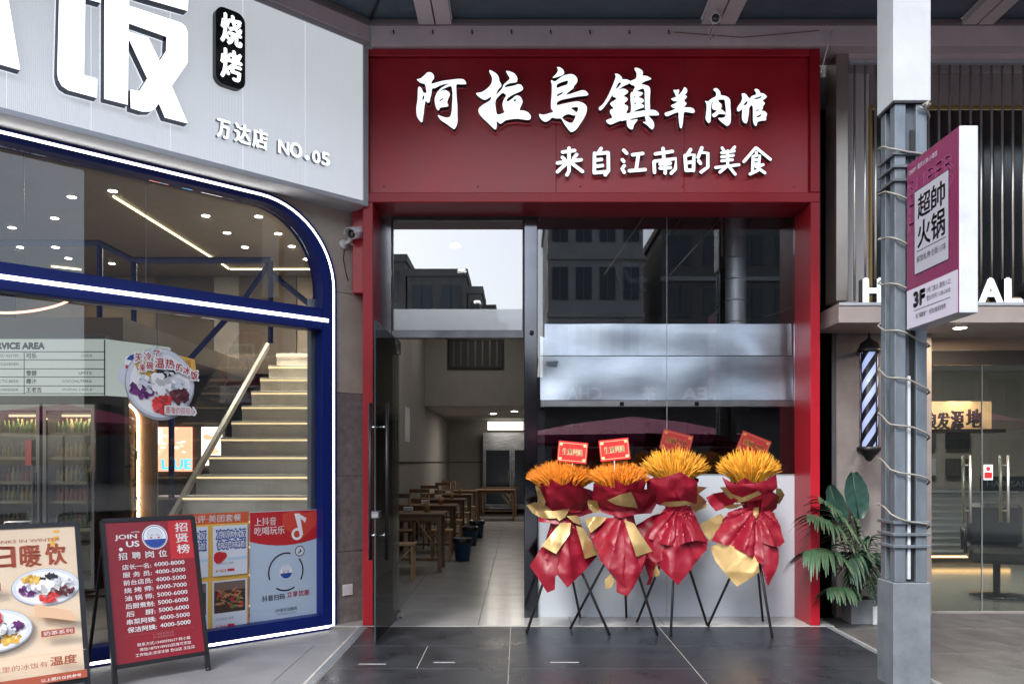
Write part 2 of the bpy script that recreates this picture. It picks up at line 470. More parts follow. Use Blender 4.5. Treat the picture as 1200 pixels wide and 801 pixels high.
# ================================================================== restaurant: interior shell
dfl = slabs('dining_room_floor', TILEG, -1.95, 2.7, 7.0, 23.0, .002, .8, .8, .005)
MB().box(-2.03, -1.95, 8.15, 23.1, 0, 4.5).build('dining_room_wall', WALLG, kind='structure')
MB().add([(x, y, z) for z in (0, 5.0) for x, y in ((-2.028, 8.148), (-1.42, 7.47), (-1.34, 7.47), (-1.955, 8.148))], [(3, 2, 1, 0), (4, 5, 6, 7), (0, 1, 5, 4), (1, 2, 6, 5), (2, 3, 7, 6), (3, 0, 4, 7)]).build('angled_partition', PALE, kind='structure')
MB().box(-1.95, -1.935, 8.2, 23.0, 1.385, 1.405).build('wall_trim', BLK, kind='structure')
MB().box(-1.95, 2.9, 23.0, 23.1, 0, 4.5).build('back_wall', WALLG, kind='structure')
MB().box(-1.95, -1.0, 22.98, 22.998, 1.385, 1.405).build('back_wall_trim', BLK, kind='structure')
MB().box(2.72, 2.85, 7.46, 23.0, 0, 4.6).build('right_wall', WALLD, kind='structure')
MB().box(-2.03, 2.85, 7.46, 17.0, 4.45, 4.55).build('dining_room_ceiling', CEIL, kind='structure')
MB().box(-2.03, 2.85, 17.0, 17.12, 2.56, 4.45).build('ceiling_drop', WALLG, kind='structure')
MB().box(-2.03, 2.85, 17.12, 23.1, 2.56, 2.62).build('rear_ceiling', CEIL, kind='structure')
# kitchen partition behind the right-hand window
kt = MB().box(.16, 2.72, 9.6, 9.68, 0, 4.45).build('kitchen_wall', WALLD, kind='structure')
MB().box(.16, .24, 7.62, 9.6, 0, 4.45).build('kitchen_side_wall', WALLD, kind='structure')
tile_d = mat('kitchen_tile', (.085, .09, .10), .25, var=.15)
td = MB().box(.004, .246, -.012, 0, .004, .246, b=.002).data('tile', tile_d)
for i in range(10):
    for j in range(8): link('tile', td, kt, loc=(.25 + i * .245, 9.598, 1.15 + j * .25))

t = thing('air_vent', 'black slatted air grille high on the drop wall', 'vent', W(525, 432, 16.98))
wv = XX(590, 16.98) - XX(525, 16.98); hv = .62
b = MB(); b.box(0, wv, -.03, 0, 0, .04); b.box(0, wv, -.03, 0, hv - .04, hv); b.box(0, .04, -.03, 0, .04, hv - .04); b.box(wv - .04, wv, -.03, 0, .04, hv - .04)
b.build('frame', BLK, t)
MB().box(.04, wv - .04, -.006, 0, .04, hv - .04).build('backing', mat('vent_back', (.05, .05, .05), .6), t)
sd = MB().box(0, .035, -.02, -.008, .04, hv - .04).data('slat', mat('vent_slat', (.10, .10, .10), .4, metal=.4))
for i in range(7): link('slat', sd, t, loc=(.1 + i * .15, 0, 0))

# ceiling spots of the restaurant
dpos = [(533, 285, 4.45), (541, 315, 4.45), (559, 352, 4.45), (647, 298, 4.45), (642, 281, 4.45)]
dlab = ['round ceiling downlight, nearest of those seen through the clear transom', 'round ceiling downlight just behind the nearest one above the tables',
        'small ceiling downlight deep in the room above the reflected roofs', 'round downlight over the kitchen, lower of the two beside the steel jamb',
        'round downlight over the kitchen, upper of the two beside the steel jamb']
for (px, py, z), lb in zip(dpos, dlab):
    yy = F * (z - EYE) / (VY - py); xx = XX(px, yy)
    t = thing('ceiling_downlight', lb, 'downlight', (xx, yy, z), 0, 'ceiling downlights in the restaurant')
    MB().lathe([(.075, -.012), (.075, 0)], seg=16).build('trim_ring', WHITE, t)
    MB().lathe([(.058, -.016), (.058, -.0125)], seg=16).build('lamp', BULB, t)
    area('lamp_light', (0, 0, -.04), .15, 2.6, (1, .93, .85), t)
for px, py, lb in ((578, 484, 'small downlight in the low rear ceiling, left one'), (603, 481, 'small downlight in the low rear ceiling, right one')):
    yy = F * (2.56 - EYE) / (VY - py - 0); xx = XX(px, yy)
    t = thing('ceiling_downlight', lb, 'downlight', (xx, yy, 2.56), 0, 'ceiling downlights in the restaurant')
    MB().lathe([(.09, -.012), (.09, 0)], seg=16).build('trim_ring', WHITE, t)
    MB().lathe([(.07, -.016), (.07, -.0125)], seg=16).build('lamp', BULB, t)
    area('lamp_light', (0, 0, -.04), .2, 5, (1, .9, .78), t)

# dining tables, benches, chairs, bins
def make_table():
    t = thing('dining_table', 'wooden folding table along the left wall, nearest the door', 'table', group='wooden tables along the left wall')
    b = MB()
    MB().box(-.48, .48, -.33, .33, .725, .75, b=.004).build('tabletop', WOOD, t)
    for sx in (-1, 1):
        for sy in (-1, 1):
            MB().box(sx * .42 - .022, sx * .42 + .022, sy * .27 - .022, sy * .27 + .022, 0, .725, b=.003).build('leg', WOOD, t)
    for sy in (-1, 1):
        MB().box(-.4, .4, sy * .27 - .012, sy * .27 + .012, .66, .72).build('apron', WOOD, t)
        MB().tube([(.4, sy * .27, .3), (.12, sy * .27, .68)], .012, 6).build('brace', WOODL, t)
    MB().box(-.4, .4, -.015, .015, .12, .15).build('stretcher', WOOD, t)
    return t
def make_bench():
    t = thing('bench', 'short wooden stool in front of the nearest table', 'stool', group='wooden stools in the dining room')
    MB().box(-.16, .16, -.13, .13, .42, .445, b=.003).build('seat', WOODL, t)
    for sx in (-1, 1):
        for sy in (-1, 1): MB().box(sx * .13 - .015, sx * .13 + .015, sy * .1 - .015, sy * .1 + .015, 0, .42).build('leg', WOODL, t)
    MB().tube([(-.13, -.1, .15), (.13, -.1, .4)], .01, 6).build('brace', WOODL, t)
    return t
def make_chair():
    t = thing('dining_chair', 'dark wooden chair against the left wall', 'chair', group='dark chairs against the left wall')
    MB().box(-.2, .2, -.2, .2, .43, .46, b=.005).build('seat', WOOD, t)
    for sx in (-1, 1):
        MB().tube([(sx * .17, -.17, 0), (sx * .17, -.17, .43)], .016, 6).build('leg', WOOD, t)
        MB().tube([(sx * .17, .17, 0), (sx * .17, .17, .45), (sx * .16, .22, .95)], .016, 6).build('leg', WOOD, t)
    bk = MB()
    for z in (.62, .76, .92): bk.box(-.16, .16, .195, .215, z - .03, z + .03)
    bk.build('backrest', WOOD, t)
    return t
tb0 = make_table(); bn0 = make_bench(); ch0 = make_chair()
tlab = ['wooden folding table along the left wall, nearest the door', 'second wooden table from the door along the left wall', 'third wooden table from the door along the left wall', 'fourth wooden table along the left wall', 'rearmost wooden table along the left wall']
for i, yy in enumerate((10.65, 12.6, 14.6, 16.7, 18.8)):
    o = tb0 if i == 0 else copy_tree(tb0); o.location = (-1.43, yy, 0); o['label'] = tlab[i]
blab = ['short wooden stool in front of the nearest table', 'low wooden stool between the first and second tables, nearer one', 'low wooden stool between the second and third tables', 'low wooden stool between the third and fourth tables', 'low wooden stool between the fourth table and the last']
for i, (xx, yy) in enumerate(((-1.38, 9.7), (-1.1, 11.65), (-1.1, 13.6), (-1.1, 15.6), (-1.1, 17.7))):
    o = bn0 if i == 0 else copy_tree(bn0); o.location = (xx, yy, 0); o['label'] = blab[i]
clab = ['dark wooden chair against the left wall behind the nearest table', 'dark wooden chair against the wall by the second table', 'dark wooden chair against the wall by the third table', 'dark wooden chair against the wall by the fourth table', 'dark wooden chair against the wall by the last table']
for i, yy in enumerate((11.4, 13.4, 15.5, 17.6, 19.8)):
    o = ch0 if i == 0 else copy_tree(ch0); o.location = (-1.68, yy, 0); o.rotation_euler.z = R_(8 * (-1) ** i); o['label'] = clab[i]
for i, (xx, yy) in enumerate(((-.35, 19.6), (-.3, 21.2))):
    o = copy_tree(tb0); o.location = (xx - .2, yy, 0); o['label'] = ['wooden table in the middle at the back of the room', 'wooden table pushed up in front of the tall steel fridge'][i]
    o['group'] = 'tables at the back of the room'
for i, yy in enumerate((10.65, 12.6, 14.6, 16.7)):
    hl = ['nearest', 'second', 'third', 'fourth'][i]
    o = MB().lathe([(.035, 0), (.04, .11), (.034, .11), (.03, .02)], seg=10)
    for k in range(6): o.tube([(.01 * math.cos(k), .01 * math.sin(k), .02), (.03 * math.cos(k * 1.1), .03 * math.sin(k * 1.1), .22)], .003, 4)
    o = o.build('chopstick_jar', WOODL, loc=(-1.2, yy + .05, .7515)); tag(o, 'jar of chopsticks standing on the %s table from the door' % hl, 'jar', 'chopstick jars on the tables')
    o = MB().box(-.06, .06, -.04, .04, 0, .06, b=.005).build('tissue_box', WHITE, loc=(-1.45, yy + .1, .7515)); tag(o, 'white tissue box on the %s table from the door' % hl, 'tissue box', 'tissue boxes on the tables')
o = MB().box(-1.948, -1.944, 14.0, 14.6, 1.75, 2.35).build('wall_notice', PAPER); tag(o, 'pale notice sheet on the left dining room wall', 'notice')
BINB = mat('blue_plastic', (.015, .06, .13), .4); BAG = mat('bin_bag', (.012, .012, .014), .3, bump=.5, bscale=30)
binl = ['blue plastic bin with black liner beside the second table, nearest of three', 'blue bin with black liner, middle of the three beside the tables', 'blue bin with black liner, farthest of the three beside the tables']
for i, (px, pb) in enumerate(((542, 656.5), (551, 639), (559, 630))):
    yy = 1344 / (pb - VY); xx = XX(px, yy)
    t = thing('waste_bin', binl[i], 'bin', (xx, yy, .003), 0, 'blue bins beside the tables')
    MB().lathe([(.10, 0), (.135, .30), (.14, .30), (.14, .31), (.12, .31)], seg=18).build('bucket', BINB, t)
    MB().lathe([(.141, .25), (.147, .27), (.146, .315), (.13, .325), (.10, .29), (.0, .28)], seg=18).build('liner', BAG, t)

# tall steel fridge at the back
t = thing('steel_fridge', 'tall stainless fridge with dark glass doors against the back wall', 'fridge', (-.98, 22.2, 0))
MB().box(0, 1.6, 0, .7, .12, 2.2, b=.01).build('cabinet', STEEL, t)
fsh = mat('fridge_dark', (.035, .045, .06), .15, coat=.5)
for i in range(2):
    d = MB().box(.04 + i * .78, .78 + i * .78, -.03, -.002, .2, 1.78, b=.008).build('door', STEEL, t)
    MB().box(.09 + i * .78, .73 + i * .78, -.036, -.031, .26, 1.72).build('pane', fsh, d)
    MB().tube([((.7 if i == 0 else .86), -.06, .8), ((.7 if i == 0 else .86), -.06, 1.2)], .012, 6).build('handle', CHROME, d)
for sx in (.08, 1.52):
    for sy in (.08, .62): MB().tube([(sx, sy, 0), (sx, sy, .12)], .03, 8).build('foot', BLK, t)
tg = mat('lit_panel', (.8, .8, .75), .5, emit=.6, ecol=(1, .93, .8))
o = MB().box(-.85, .12, 22.3, 22.36, 2.27, 2.5, b=.004).build('light_box', tg); tag(o, 'narrow pale light box glowing above the steel fridge', 'light box')

# ================================================================== kitchen behind the window
t = thing('extractor_hood', 'wide stainless steel hood panel behind the window glass', 'hood', (XX(633, 7.62), 7.62, 0))
hx1 = XX(928, 7.62) - XX(633, 7.62)
z3, z2, z1, z0 = ZZ(379, 7.62), ZZ(417, 7.62), ZZ(469, 7.62), ZZ(477, 7.62)
def bumpy_sheet(x0, x1, za, zb, y, amp, nx=40, nz=10, seed=0):
    vs = []; fs = []
    for j in range(nz + 1):
        for i in range(nx + 1):
            x = x0 + (x1 - x0) * i / nx; z = za + (zb - za) * j / nz
            d = noise.noise(Vector((x * 2.2 + seed, z * 3, seed))) * amp
            vs.append((x, y + d, z))
    for j in range(nz):
        for i in range(nx):
            a = j * (nx + 1) + i; fs.append((a, a + 1, a + nx + 2, a + nx + 1))
    return MB().add(vs, fs, smooth=True)
STEELH = mat('hood_steel', (.84, .87, .90), .30, metal=.85, var=.12, scale=2.5, stretch=(1, 1, 3))
def tilt(mb, k, zr):
    mb.v = [(x, y + (z - zr) * k, z) for x, y, z in mb.v]; return mb
tilt(bumpy_sheet(0, hx1, z2 + .004, z3, -.012, .020, seed=3), .10, z2).build('upper_panel', STEELH, t, fix=False)
tilt(bumpy_sheet(0, hx1, z1, z2 - .004, -.05, .020, seed=9), .08, z1).build('lower_panel', STEELH, t, fix=False)
MB().box(0, hx1, -.07, .02, z0, z1 - .004, b=.004).build('bottom_rail', CHROME, t)
MB().box(0, hx1, .045, .6, z1, z3 - .01).build('hood_body', STEELD, t)
for px in (725, 812): MB().box(XX(px, 7.62) - XX(633, 7.62), XX(px + 5, 7.62) - XX(633, 7.62), -.076, -.071, z0 + .01, z0 + .045).build('clip', BLK, t)
MB().plane([(.05, -.05, z2 - .06), (.17, -.05, z2 - .05), (.15, -.05, z2 - .10), (.06, -.05, z2 - .09)]).build('tape', mat('blue_tape', (.25, .35, .45), .5), t)
# spiral duct
yd = 7.95; xd = XX(862, yd); rd = (XX(874, yd) - XX(850, yd)) / 2
t = thing('spiral_duct', 'shiny vertical spiral metal duct behind the upper window glass', 'duct', (xd, yd, 2.55))
for i in range(9):
    zz = i * .205
    MB().lathe([(rd, zz + .008), (rd, zz + .197)], seg=36, smooth=False).build('duct_section', mat('galvanised', (.86, .88, .90), .5, metal=.55, var=.1, scale=9), t)
    MB().lathe([(rd + .004, zz - .004), (rd + .008, zz + .002), (rd + .004, zz + .008)], seg=24).build('seam_ring', mat('galvanised', (.80, .83, .86), .42), t)
t = thing('elbow_duct', 'dark bent duct running across the kitchen ceiling', 'duct', W(745, 300, 8.6))
MB().tube([(0, 0, 0), (-.1, 0, -.12), (-.06, 0, -.25), (.08, 0, -.28), (.25, 0, -.1), (.6, 0, .35), (.9, 0, .75)], .13, 14).build('pipe', mat('dark_duct', (.06, .065, .07), .35, metal=.7), t)
for i, (a, b_) in enumerate((((757, 250), (708, 322)), ((850, 250), (785, 322)), ((846, 250), (846, 300)))):
    o = MB().tube([W(*a, 7.95), W(*b_, 7.95)], .008, 6).build('hanger_rod', [GLD, CHROME, GLD][i])
    tag(o, ['brass coloured diagonal rod behind the left upper glass', 'silver diagonal chain rod behind the middle of the upper glass', 'short vertical brass rod beside the shiny duct'][i], 'rod')
o = MB().tube([W(948, 330, 7.9), W(935, 356, 7.9), W(915, 366, 7.9), W(895, 371, 7.9)], .009, 6).build('black_cable', BLK); tag(o, 'black cable looping above the right end of the hood', 'cable')
# kitchen shelf with things between hood and white panel
t = thing('kitchen_counter', 'dark steel counter with shelf in the dim kitchen', 'counter', (.35, 8.7, 0))
MB().box(0, 2.2, 0, .6, .86, .9, b=.004).build('worktop', STEELD, t)
MB().box(.02, 2.18, .03, .57, .1, .86).build('cabinet', WALLD, t)
MB().box(0, 2.2, .3, .6, 1.55, 1.57).build('shelf', STEELD, t)
for i in range(2): MB().tube([(.1 + i * 2, .55, .9), (.1 + i * 2, .55, 1.55)], .012, 6).build('shelf_post', STEELD, t)
plab = ['dented stock pot on the kitchen shelf, left end', 'squat stock pot left of the middle on the kitchen shelf', 'tall stock pot near the middle of the kitchen shelf', 'small stock pot at the right end of the kitchen shelf']
for i, (x, r, h) in enumerate(((.6, .12, .2), (1.0, .14, .14), (1.5, .1, .24), (2.1, .09, .12))):
    o = MB().lathe([(r, 0), (r, h), (r + .006, h), (r * .2, h + .04), (.02, h + .05)], seg=18).build('cooking_pot', STEELD, loc=(x, 9.15, 1.572)); tag(o, plab[i], 'pot', 'pots on the kitchen shelf')

# ================================================================== restaurant red front
XL0, XL1, XR0, XR1 = XX(425, 7), XX(437, 7), XX(950, 7), XX(961, 7)
ZF0, ZF1 = ZZ(237, 7), ZZ(57, 7)
t = thing('restaurant_front', 'deep red metal portal and fascia framing the restaurant entrance', 'shop front', (.6, 7, 0))
def rb(*a, **k):
    x0, x1, *r = a; return MB().box(x0 - .6, x1 - .6, r[0] - 7, r[1] - 7, r[2], r[3], **k)
rb(XL0, XL1, 7.0, 7.46, 0.003, ZF0, b=.004).build('left_post', RED, t)
rb(XR0, XR1, 7.0, 7.46, 0.003, ZF0, b=.004).build('right_post', RED, t)
rb(XL0 - .11, XL0 - .002, 7.12, 7.3, ZZ(345, 7.2), ZF0, b=.003).build('side_panel', REDB, t)
rb(XL1 - .2, XR1, 7.0, 7.46, ZF0 + .001, ZF0 + .085, b=.005).build('lower_rail', RED, t)
xs = [XL1 - .2, .32, 1.42, XR0 - .004]
for a, b_ in zip(xs, xs[1:]): rb(a + .0005, b_ - .0005, 7.04, 7.3, ZF0 + .088, ZF1 - .06, b=.002).build('fascia_panel', REDB, t)
rb(XR0, XR1, 7.0, 7.46, ZF0 + .088, ZF1, b=.004).build('end_rail', RED, t)
rb(XL1 - .2, XR0 - .003, 7.005, 7.3, ZF1 - .058, ZF1, b=.004).build('top_rail', REDB, t)
for px in (612, 790): rb(XX(px, 7), XX(px, 7) + .003, 6.999, 7.0, ZF0 + .002, ZF0 + .084).build('rail_joint', mat('joint_dark', (.12, .005, .01), .5), t)

for px in (450, 560, 680, 800, 930):
    for pyy in (74, 219): MB().tube([(XX(px, 7.04) - .6, .0395, ZZ(pyy, 7.04)), (XX(px, 7.04) - .6, .035, ZZ(pyy, 7.04))], .006, 8).build('screw', STEELD, t)
# traced brush lettering: outlines in enlarged photo pixels (x, y), scale and origin per character
CH = {
 'a': ((480, 80, 10.01), [([(85,155),(130,150),(180,110),(215,72),(260,75),(290,105),(295,145),(270,175),(258,212),(330,190),(400,172),(500,160),(580,150),(640,155),(665,190),(670,215),(600,215),(550,212),(552,300),(558,400),(565,460),(565,560),(568,650),(555,700),(530,742),(490,715),(430,670),(370,635),(325,565),(400,595),(450,605),(485,590),(500,520),(502,460),(508,380),(508,300),(495,230),(440,250),(385,275),(350,310),(385,285),(430,280),(475,310),(478,345),(455,390),(445,430),(465,470),(420,480),(362,485),(350,520),(330,515),(310,470),(300,420),(300,370),(325,310),(370,260),(430,225),(475,205),(400,215),(350,235),(300,262),(268,262),(262,330),(250,370),(240,425),(215,432),(195,400),(180,470),(172,560),(165,600),(158,655),(140,658),(110,620),(88,575),(85,480),(100,400),(102,330),(105,250),(125,240),(150,265),(165,310),(205,318),(200,270),(188,210),(150,205),(120,190)],
        [[(176,340),(160,355),(155,405),(180,380)], [(350,405),(400,370),(395,390),(365,412)]])]),
 'b': ((550, 80, 10.01), [([(75,315),(140,310),(200,275),(250,225),(270,180),(268,130),(235,70),(240,45),(290,70),(330,100),(350,140),(352,175),(378,215),(376,240),(340,275),(312,338),(350,305),(388,262),(400,220),(440,185),(478,150),(455,110),(430,65),(440,55),(500,72),(540,95),(565,140),(562,180),(545,195),(480,200),(430,222),(412,252),(470,240),(530,230),(570,212),(610,220),(635,265),(610,295),(540,322),(470,360),(432,400),(450,418),(500,385),(545,345),(580,345),(610,370),(628,420),(605,470),(585,520),(640,520),(690,540),(722,580),(718,620),(690,632),(630,625),(570,615),(500,620),(420,635),(390,665),(360,678),(330,650),(322,630),(322,720),(310,745),(280,725),(220,665),(150,600),(112,550),(108,500),(150,460),(200,430),(250,400),(262,355),(215,385),(180,400),(140,380),(100,350)],
        [[(392,310),(438,342),(400,400),(388,450),(400,510),(418,545),(325,575),(312,500),(305,430),(315,390),(350,350)], [(515,415),(540,375),(550,412)]])]),
 'c': ((625, 80, 10.01), [([(270,12),(310,15),(350,45),(362,85),(345,105),(310,120),(250,140),(218,140),(245,115),(280,75),(288,45)], []),
        ([(200,160),(250,185),(290,155),(340,115),(430,92),(480,105),(515,150),(510,195),(470,240),(468,262),(430,290),(370,340),(440,325),(510,300),(570,282),(610,290),(642,325),(635,345),(580,352),(500,360),(400,380),(320,398),(272,425),(272,462),(340,445),(430,425),(520,412),(580,430),(625,470),(622,540),(590,610),(550,670),(500,745),(440,778),(410,745),(360,680),(325,610),(270,615),(215,600),(180,640),(140,655),(100,635),(68,590),(65,555),(110,572),(160,560),(210,545),(235,535),(205,500),(205,420),(212,360),(215,280),(215,220)],
        [[(270,225),(300,200),(410,165),(395,220),(340,235),(270,262)], [(270,345),(290,325),(360,300),(330,330),(275,357)], [(330,605),(365,575),(410,560),(470,580),(495,572),(480,620),(455,665),(420,665),(370,640)], [(430,490),(520,475),(520,520),(500,545),(470,515)]])]),
 'd': ((695, 80, 10.01), [([(245,90),(290,92),(330,130),(335,158),(390,155),(445,185),(420,205),(360,230),(290,275),(240,300),(190,390),(140,460),(100,510),(75,522),(58,500),(65,480),(110,450),(170,350),(215,250),(250,160),(262,120)], [[(252,276),(295,190),(328,200),(290,248)]]),
        ([(240,300),(290,275),(350,262),(400,285),(408,310),(345,355),(385,365),(405,395),(350,445),(395,460),(408,490),(375,560),(430,545),(440,560),(385,620),(280,650),(200,688),(165,670),(142,640),(165,625),(225,605),(190,545),(195,510),(240,495),(200,460),(190,435),(240,405),(278,380),(215,355)], []),
        ([(470,25),(510,22),(560,45),(580,75),(568,115),(620,115),(680,150),(655,165),(600,180),(550,215),(600,220),(650,240),(665,280),(655,400),(662,520),(600,525),(598,400),(595,270),(560,265),(480,310),(455,300),(490,240),(430,215),(410,185),(460,165),(498,150),(505,90)], []),
        ([(430,310),(475,300),(540,300),(582,315),(560,345),(520,365),(580,385),(592,415),(550,440),(585,455),(592,485),(520,505),(475,530),(475,560),(430,560),(440,480),(430,400)], [[(475,352),(492,360),(478,377)], [(475,433),(512,430),(478,452)]]),
        ([(375,565),(430,548),(520,530),(600,518),(680,510),(740,525),(770,570),(740,580),(660,580),(600,585),(520,600),(440,620),(300,650),(300,590)], []),
        ([(390,615),(440,635),(520,620),(505,645),(470,690),(460,740),(430,742),(395,710),(385,660)], []),
        ([(595,580),(640,582),(700,650),(710,700),(690,745),(665,735),(625,690),(565,655),(615,655)], [])]),
 'e': ((770, 95, 11.44), [([(200,145),(245,150),(290,140),(270,215),(300,240),(240,240),(235,215)], []),
        ([(345,115),(370,115),(395,150),(385,190),(355,215),(392,235),(380,255),(345,290),(385,325),(375,350),(340,380),(440,382),(480,400),(495,440),(470,460),(400,445),(345,440),(338,540),(325,640),(310,662),(295,655),(285,600),(275,520),(278,440),(210,465),(130,500),(105,500),(85,465),(100,450),(170,430),(240,395),(190,385),(170,355),(240,325),(265,300),(210,300),(172,270),(195,258),(265,235),(310,180),(335,150)], [])]),
 'f': ((820, 95, 11.44), [([(165,150),(180,125),(220,125),(260,170),(265,220),(320,225),(375,250),(395,290),(395,380),(402,470),(400,570),(385,610),(350,632),(320,610),(260,565),(225,520),(290,522),(330,505),(335,420),(325,330),(318,275),(250,278),(180,290),(140,330),(133,400),(138,470),(130,570),(115,592),(90,580),(65,540),(65,500),(78,400),(75,330),(50,290),(95,305),(140,265),(205,235),(205,180)], []),
        ([(180,285),(230,275),(240,310),(275,335),(280,370),(265,400),(320,440),(338,478),(290,470),(240,468),(190,515),(155,505),(150,470),(195,445),(215,415),(180,420),(150,395),(145,350)], [])]),
 'g': ((820, 95, 11.44), [([(540,200),(580,190),(615,215),(630,250),(665,260),(690,280),(680,350),(645,380),(640,470),(620,580),(600,598),(570,580),(548,540),(550,450),(555,400),(520,430),(490,438),(478,400),(500,360),(540,310),(555,250)], [[(565,355),(600,305),(630,300),(605,350)]]),
        ([(710,150),(735,130),(780,150),(790,190),(840,195),(885,235),(860,265),(820,290),(855,320),(850,340),(825,370),(830,400),(800,425),(850,430),(888,465),(870,510),(875,555),(800,560),(755,575),(740,635),(715,620),(695,570),(695,480),(695,380),(680,350),(660,300),(665,240),(695,225),(740,210),(735,180)], [[(710,262),(750,248),(820,228),(790,262),(715,275)], [(738,505),(815,465),(800,500),(745,520)], [(735,425),(790,395),(745,440)]])]),
}
LSIDE = mat('letter_side', (.02, .025, .03), .4)
FA = Frame((0, 7.035 - 7, 0), (1, 0, 0), (0, 0, 1))
def fpt(x, y, org): return (XX(org[0] + x / org[2], 7.0) - .6, ZZ(org[1] + y / org[2], 7.0))
for k, (org, pieces) in CH.items():
    b = MB()
    for i, (ol, hl) in enumerate(pieces):
        ol2 = smoothpoly([fpt(x, y, org) for x, y in ol]); hl2 = [smoothpoly([fpt(x, y, org) for x, y in h]) for h in hl]
        solid(b, FA, ol2, hl2, .01, .075 + i * .0006, WLET, LSIDE)
    b.build('character', None, t)
o1 = (645, 165, 9.23); o2 = (780, 165, 9.23); op = (0, 0, 1)
ST = [(o1, [[(130,132),(260,115)], [(75,250),(330,215)], [(200,90),(200,335),(178,378)], [(170,255),(75,345)], [(232,255),(345,342)], [(128,190),(155,215)], [(282,160),(250,200)]]),
 (o1, [[(475,145),(472,355)], [(490,150),(615,138)], [(622,140),(625,335),(590,378)], [(500,218),(550,212)], [(500,285),(560,278)], [(480,355),(600,345)], [(545,95),(520,135)]]),
 (o1, [[(790,112),(822,145)], [(775,215),(790,232)], [(795,280),(772,310),(795,350)], [(885,162),(995,148)], [(945,180),(925,310)], [(850,335),(1020,322)]]),
 (op, [[(767.5,181.5),(787.5,178.5)], [(776.5,175),(777.5,187)], [(766,190.5),(766.5,203)], [(767,190),(791.5,187),(791,199),(786,204)], [(773,193.5),(785,192.3)], [(773,198.2),(785,197.5)], [(779,192),(779,204)]]),
 (o2, [[(265,105),(235,150)], [(205,170),(217,330)], [(210,170),(302,160),(295,330)], [(222,248),(290,238)], [(225,330),(290,325)], [(385,88),(345,190)], [(370,135),(450,145),(450,295),(378,348)], [(352,228),(370,255)]]),
 (o2, [[(605,88),(630,125)], [(740,78),(700,125)], [(600,140),(735,120)], [(600,185),(725,168)], [(600,228),(715,215)], [(665,120),(665,280)], [(535,300),(785,270)], [(650,290),(580,350)], [(680,290),(745,372)]]),
 (o2, [[(965,88),(840,235)], [(975,88),(1125,210)], [(975,135),(972,160)], [(938,180),(932,355)], [(945,178),(1012,170),(1000,260)], [(945,220),(1000,213)], [(945,266),(1000,260)], [(905,370),(990,330)], [(1045,268),(990,292)], [(970,290),(1065,358)]])]
for org, strokes in ST:
    b = MB(); r = (2.05 if org is not op else 2.0) * 7 / F
    n = len(strokes); r *= 1 if n < 9 else .84
    for i, s in enumerate(strokes):
        ol = capsule([fpt(x, y, org) for x, y in s], r); solid(b, FA, ol, [], .01, .055 + i * .0005, WLET, LSIDE)
    b.build('character', None, t)

# ------------------------------------------------------------------ glazing of the restaurant (plane Y = 7.41)
YG = 7.41
def gx(px): return XX(px, YG)
def gz(py): return ZZ(py, YG)
t = thing('shop_window', 'tall glazed front with black frame, steel jamb and frosted lower panels', 'shop window', (gx(622), YG, 0))
o_x = gx(622)
def gb(px0, px1, py0, py1, y0, y1, **k): return MB().box(gx(px0) - o_x, gx(px1) - o_x, y0, y1, gz(py1), gz(py0), **k)
gb(446, 459, 250, 722.5, -.02, .06, b=.003).build('left_jamb', STEELD, t)
gb(446.5, 632, 249, 258.5, -.015, .06).build('head', BLKG, t)
gb(459.3, 461, 259, 387, -.01, .04).build('transom_frame', BLK, t); gb(612.3, 614, 259, 387, -.01, .04).build('transom_frame', BLK, t)
gb(459.3, 613.8, 387.2, 396.5, -.03, .05, b=.004).build('transom_bar', STEELD, t)
gb(614.3, 629.5, 259, 722.5, -.05, .06, b=.004).build('centre_jamb', mat('mirror_black_steel', (.10, .105, .12), .10, metal=1, var=.3, scale=1.2), t)
gb(461.2, 612.2, 259, 387, .005, .013).build('transom_pane', G_TRAN, t)
CLOUDY = glass('cloudy_glass', (.75, .78, .8), .25, .6, rough=.25)
gb(461.2, 612.2, 362, 386.8, .002, .004).build('cloudy_strip', CLOUDY, t)  # semi-transparent rough strip across the bottom of the transom pane
gb(630, 781.2, 249, 555.5, 0, .01).build('pane', G_MAIN, t); gb(781.8, 931, 249, 555.5, 0, .01).build('pane', G_MAIN, t)
FROST = mat('frosted_panel', (.46, .51, .57), .28, var=.05, scale=1.2, coat=.4)
gb(630, 781.2, 556, 722, 0, .012).build('frosted_panel', FROST, t); gb(781.8, 931, 556, 722, 0, .012).build('frosted_panel', FROST, t)
SEAL = mat('silicone_seal', (.25, .27, .29), .4)
gb(781.2, 781.8, 249, 722, -.003, .009).build('seal', SEAL, t)
gb(630, 931, 555.2, 556.3, -.004, -.001).build('film_edge', SEAL, t)
gb(630, 931, 722.2, 723.6, -.01, .012).build('sill_channel', STEEL, t)
# small round cover on the centre jamb
MB().tube([(gx(623) - o_x, -.055, gz(391)), (gx(623) - o_x, -.075, gz(391))], .02, 12).build('pivot_cover', BLK, t)

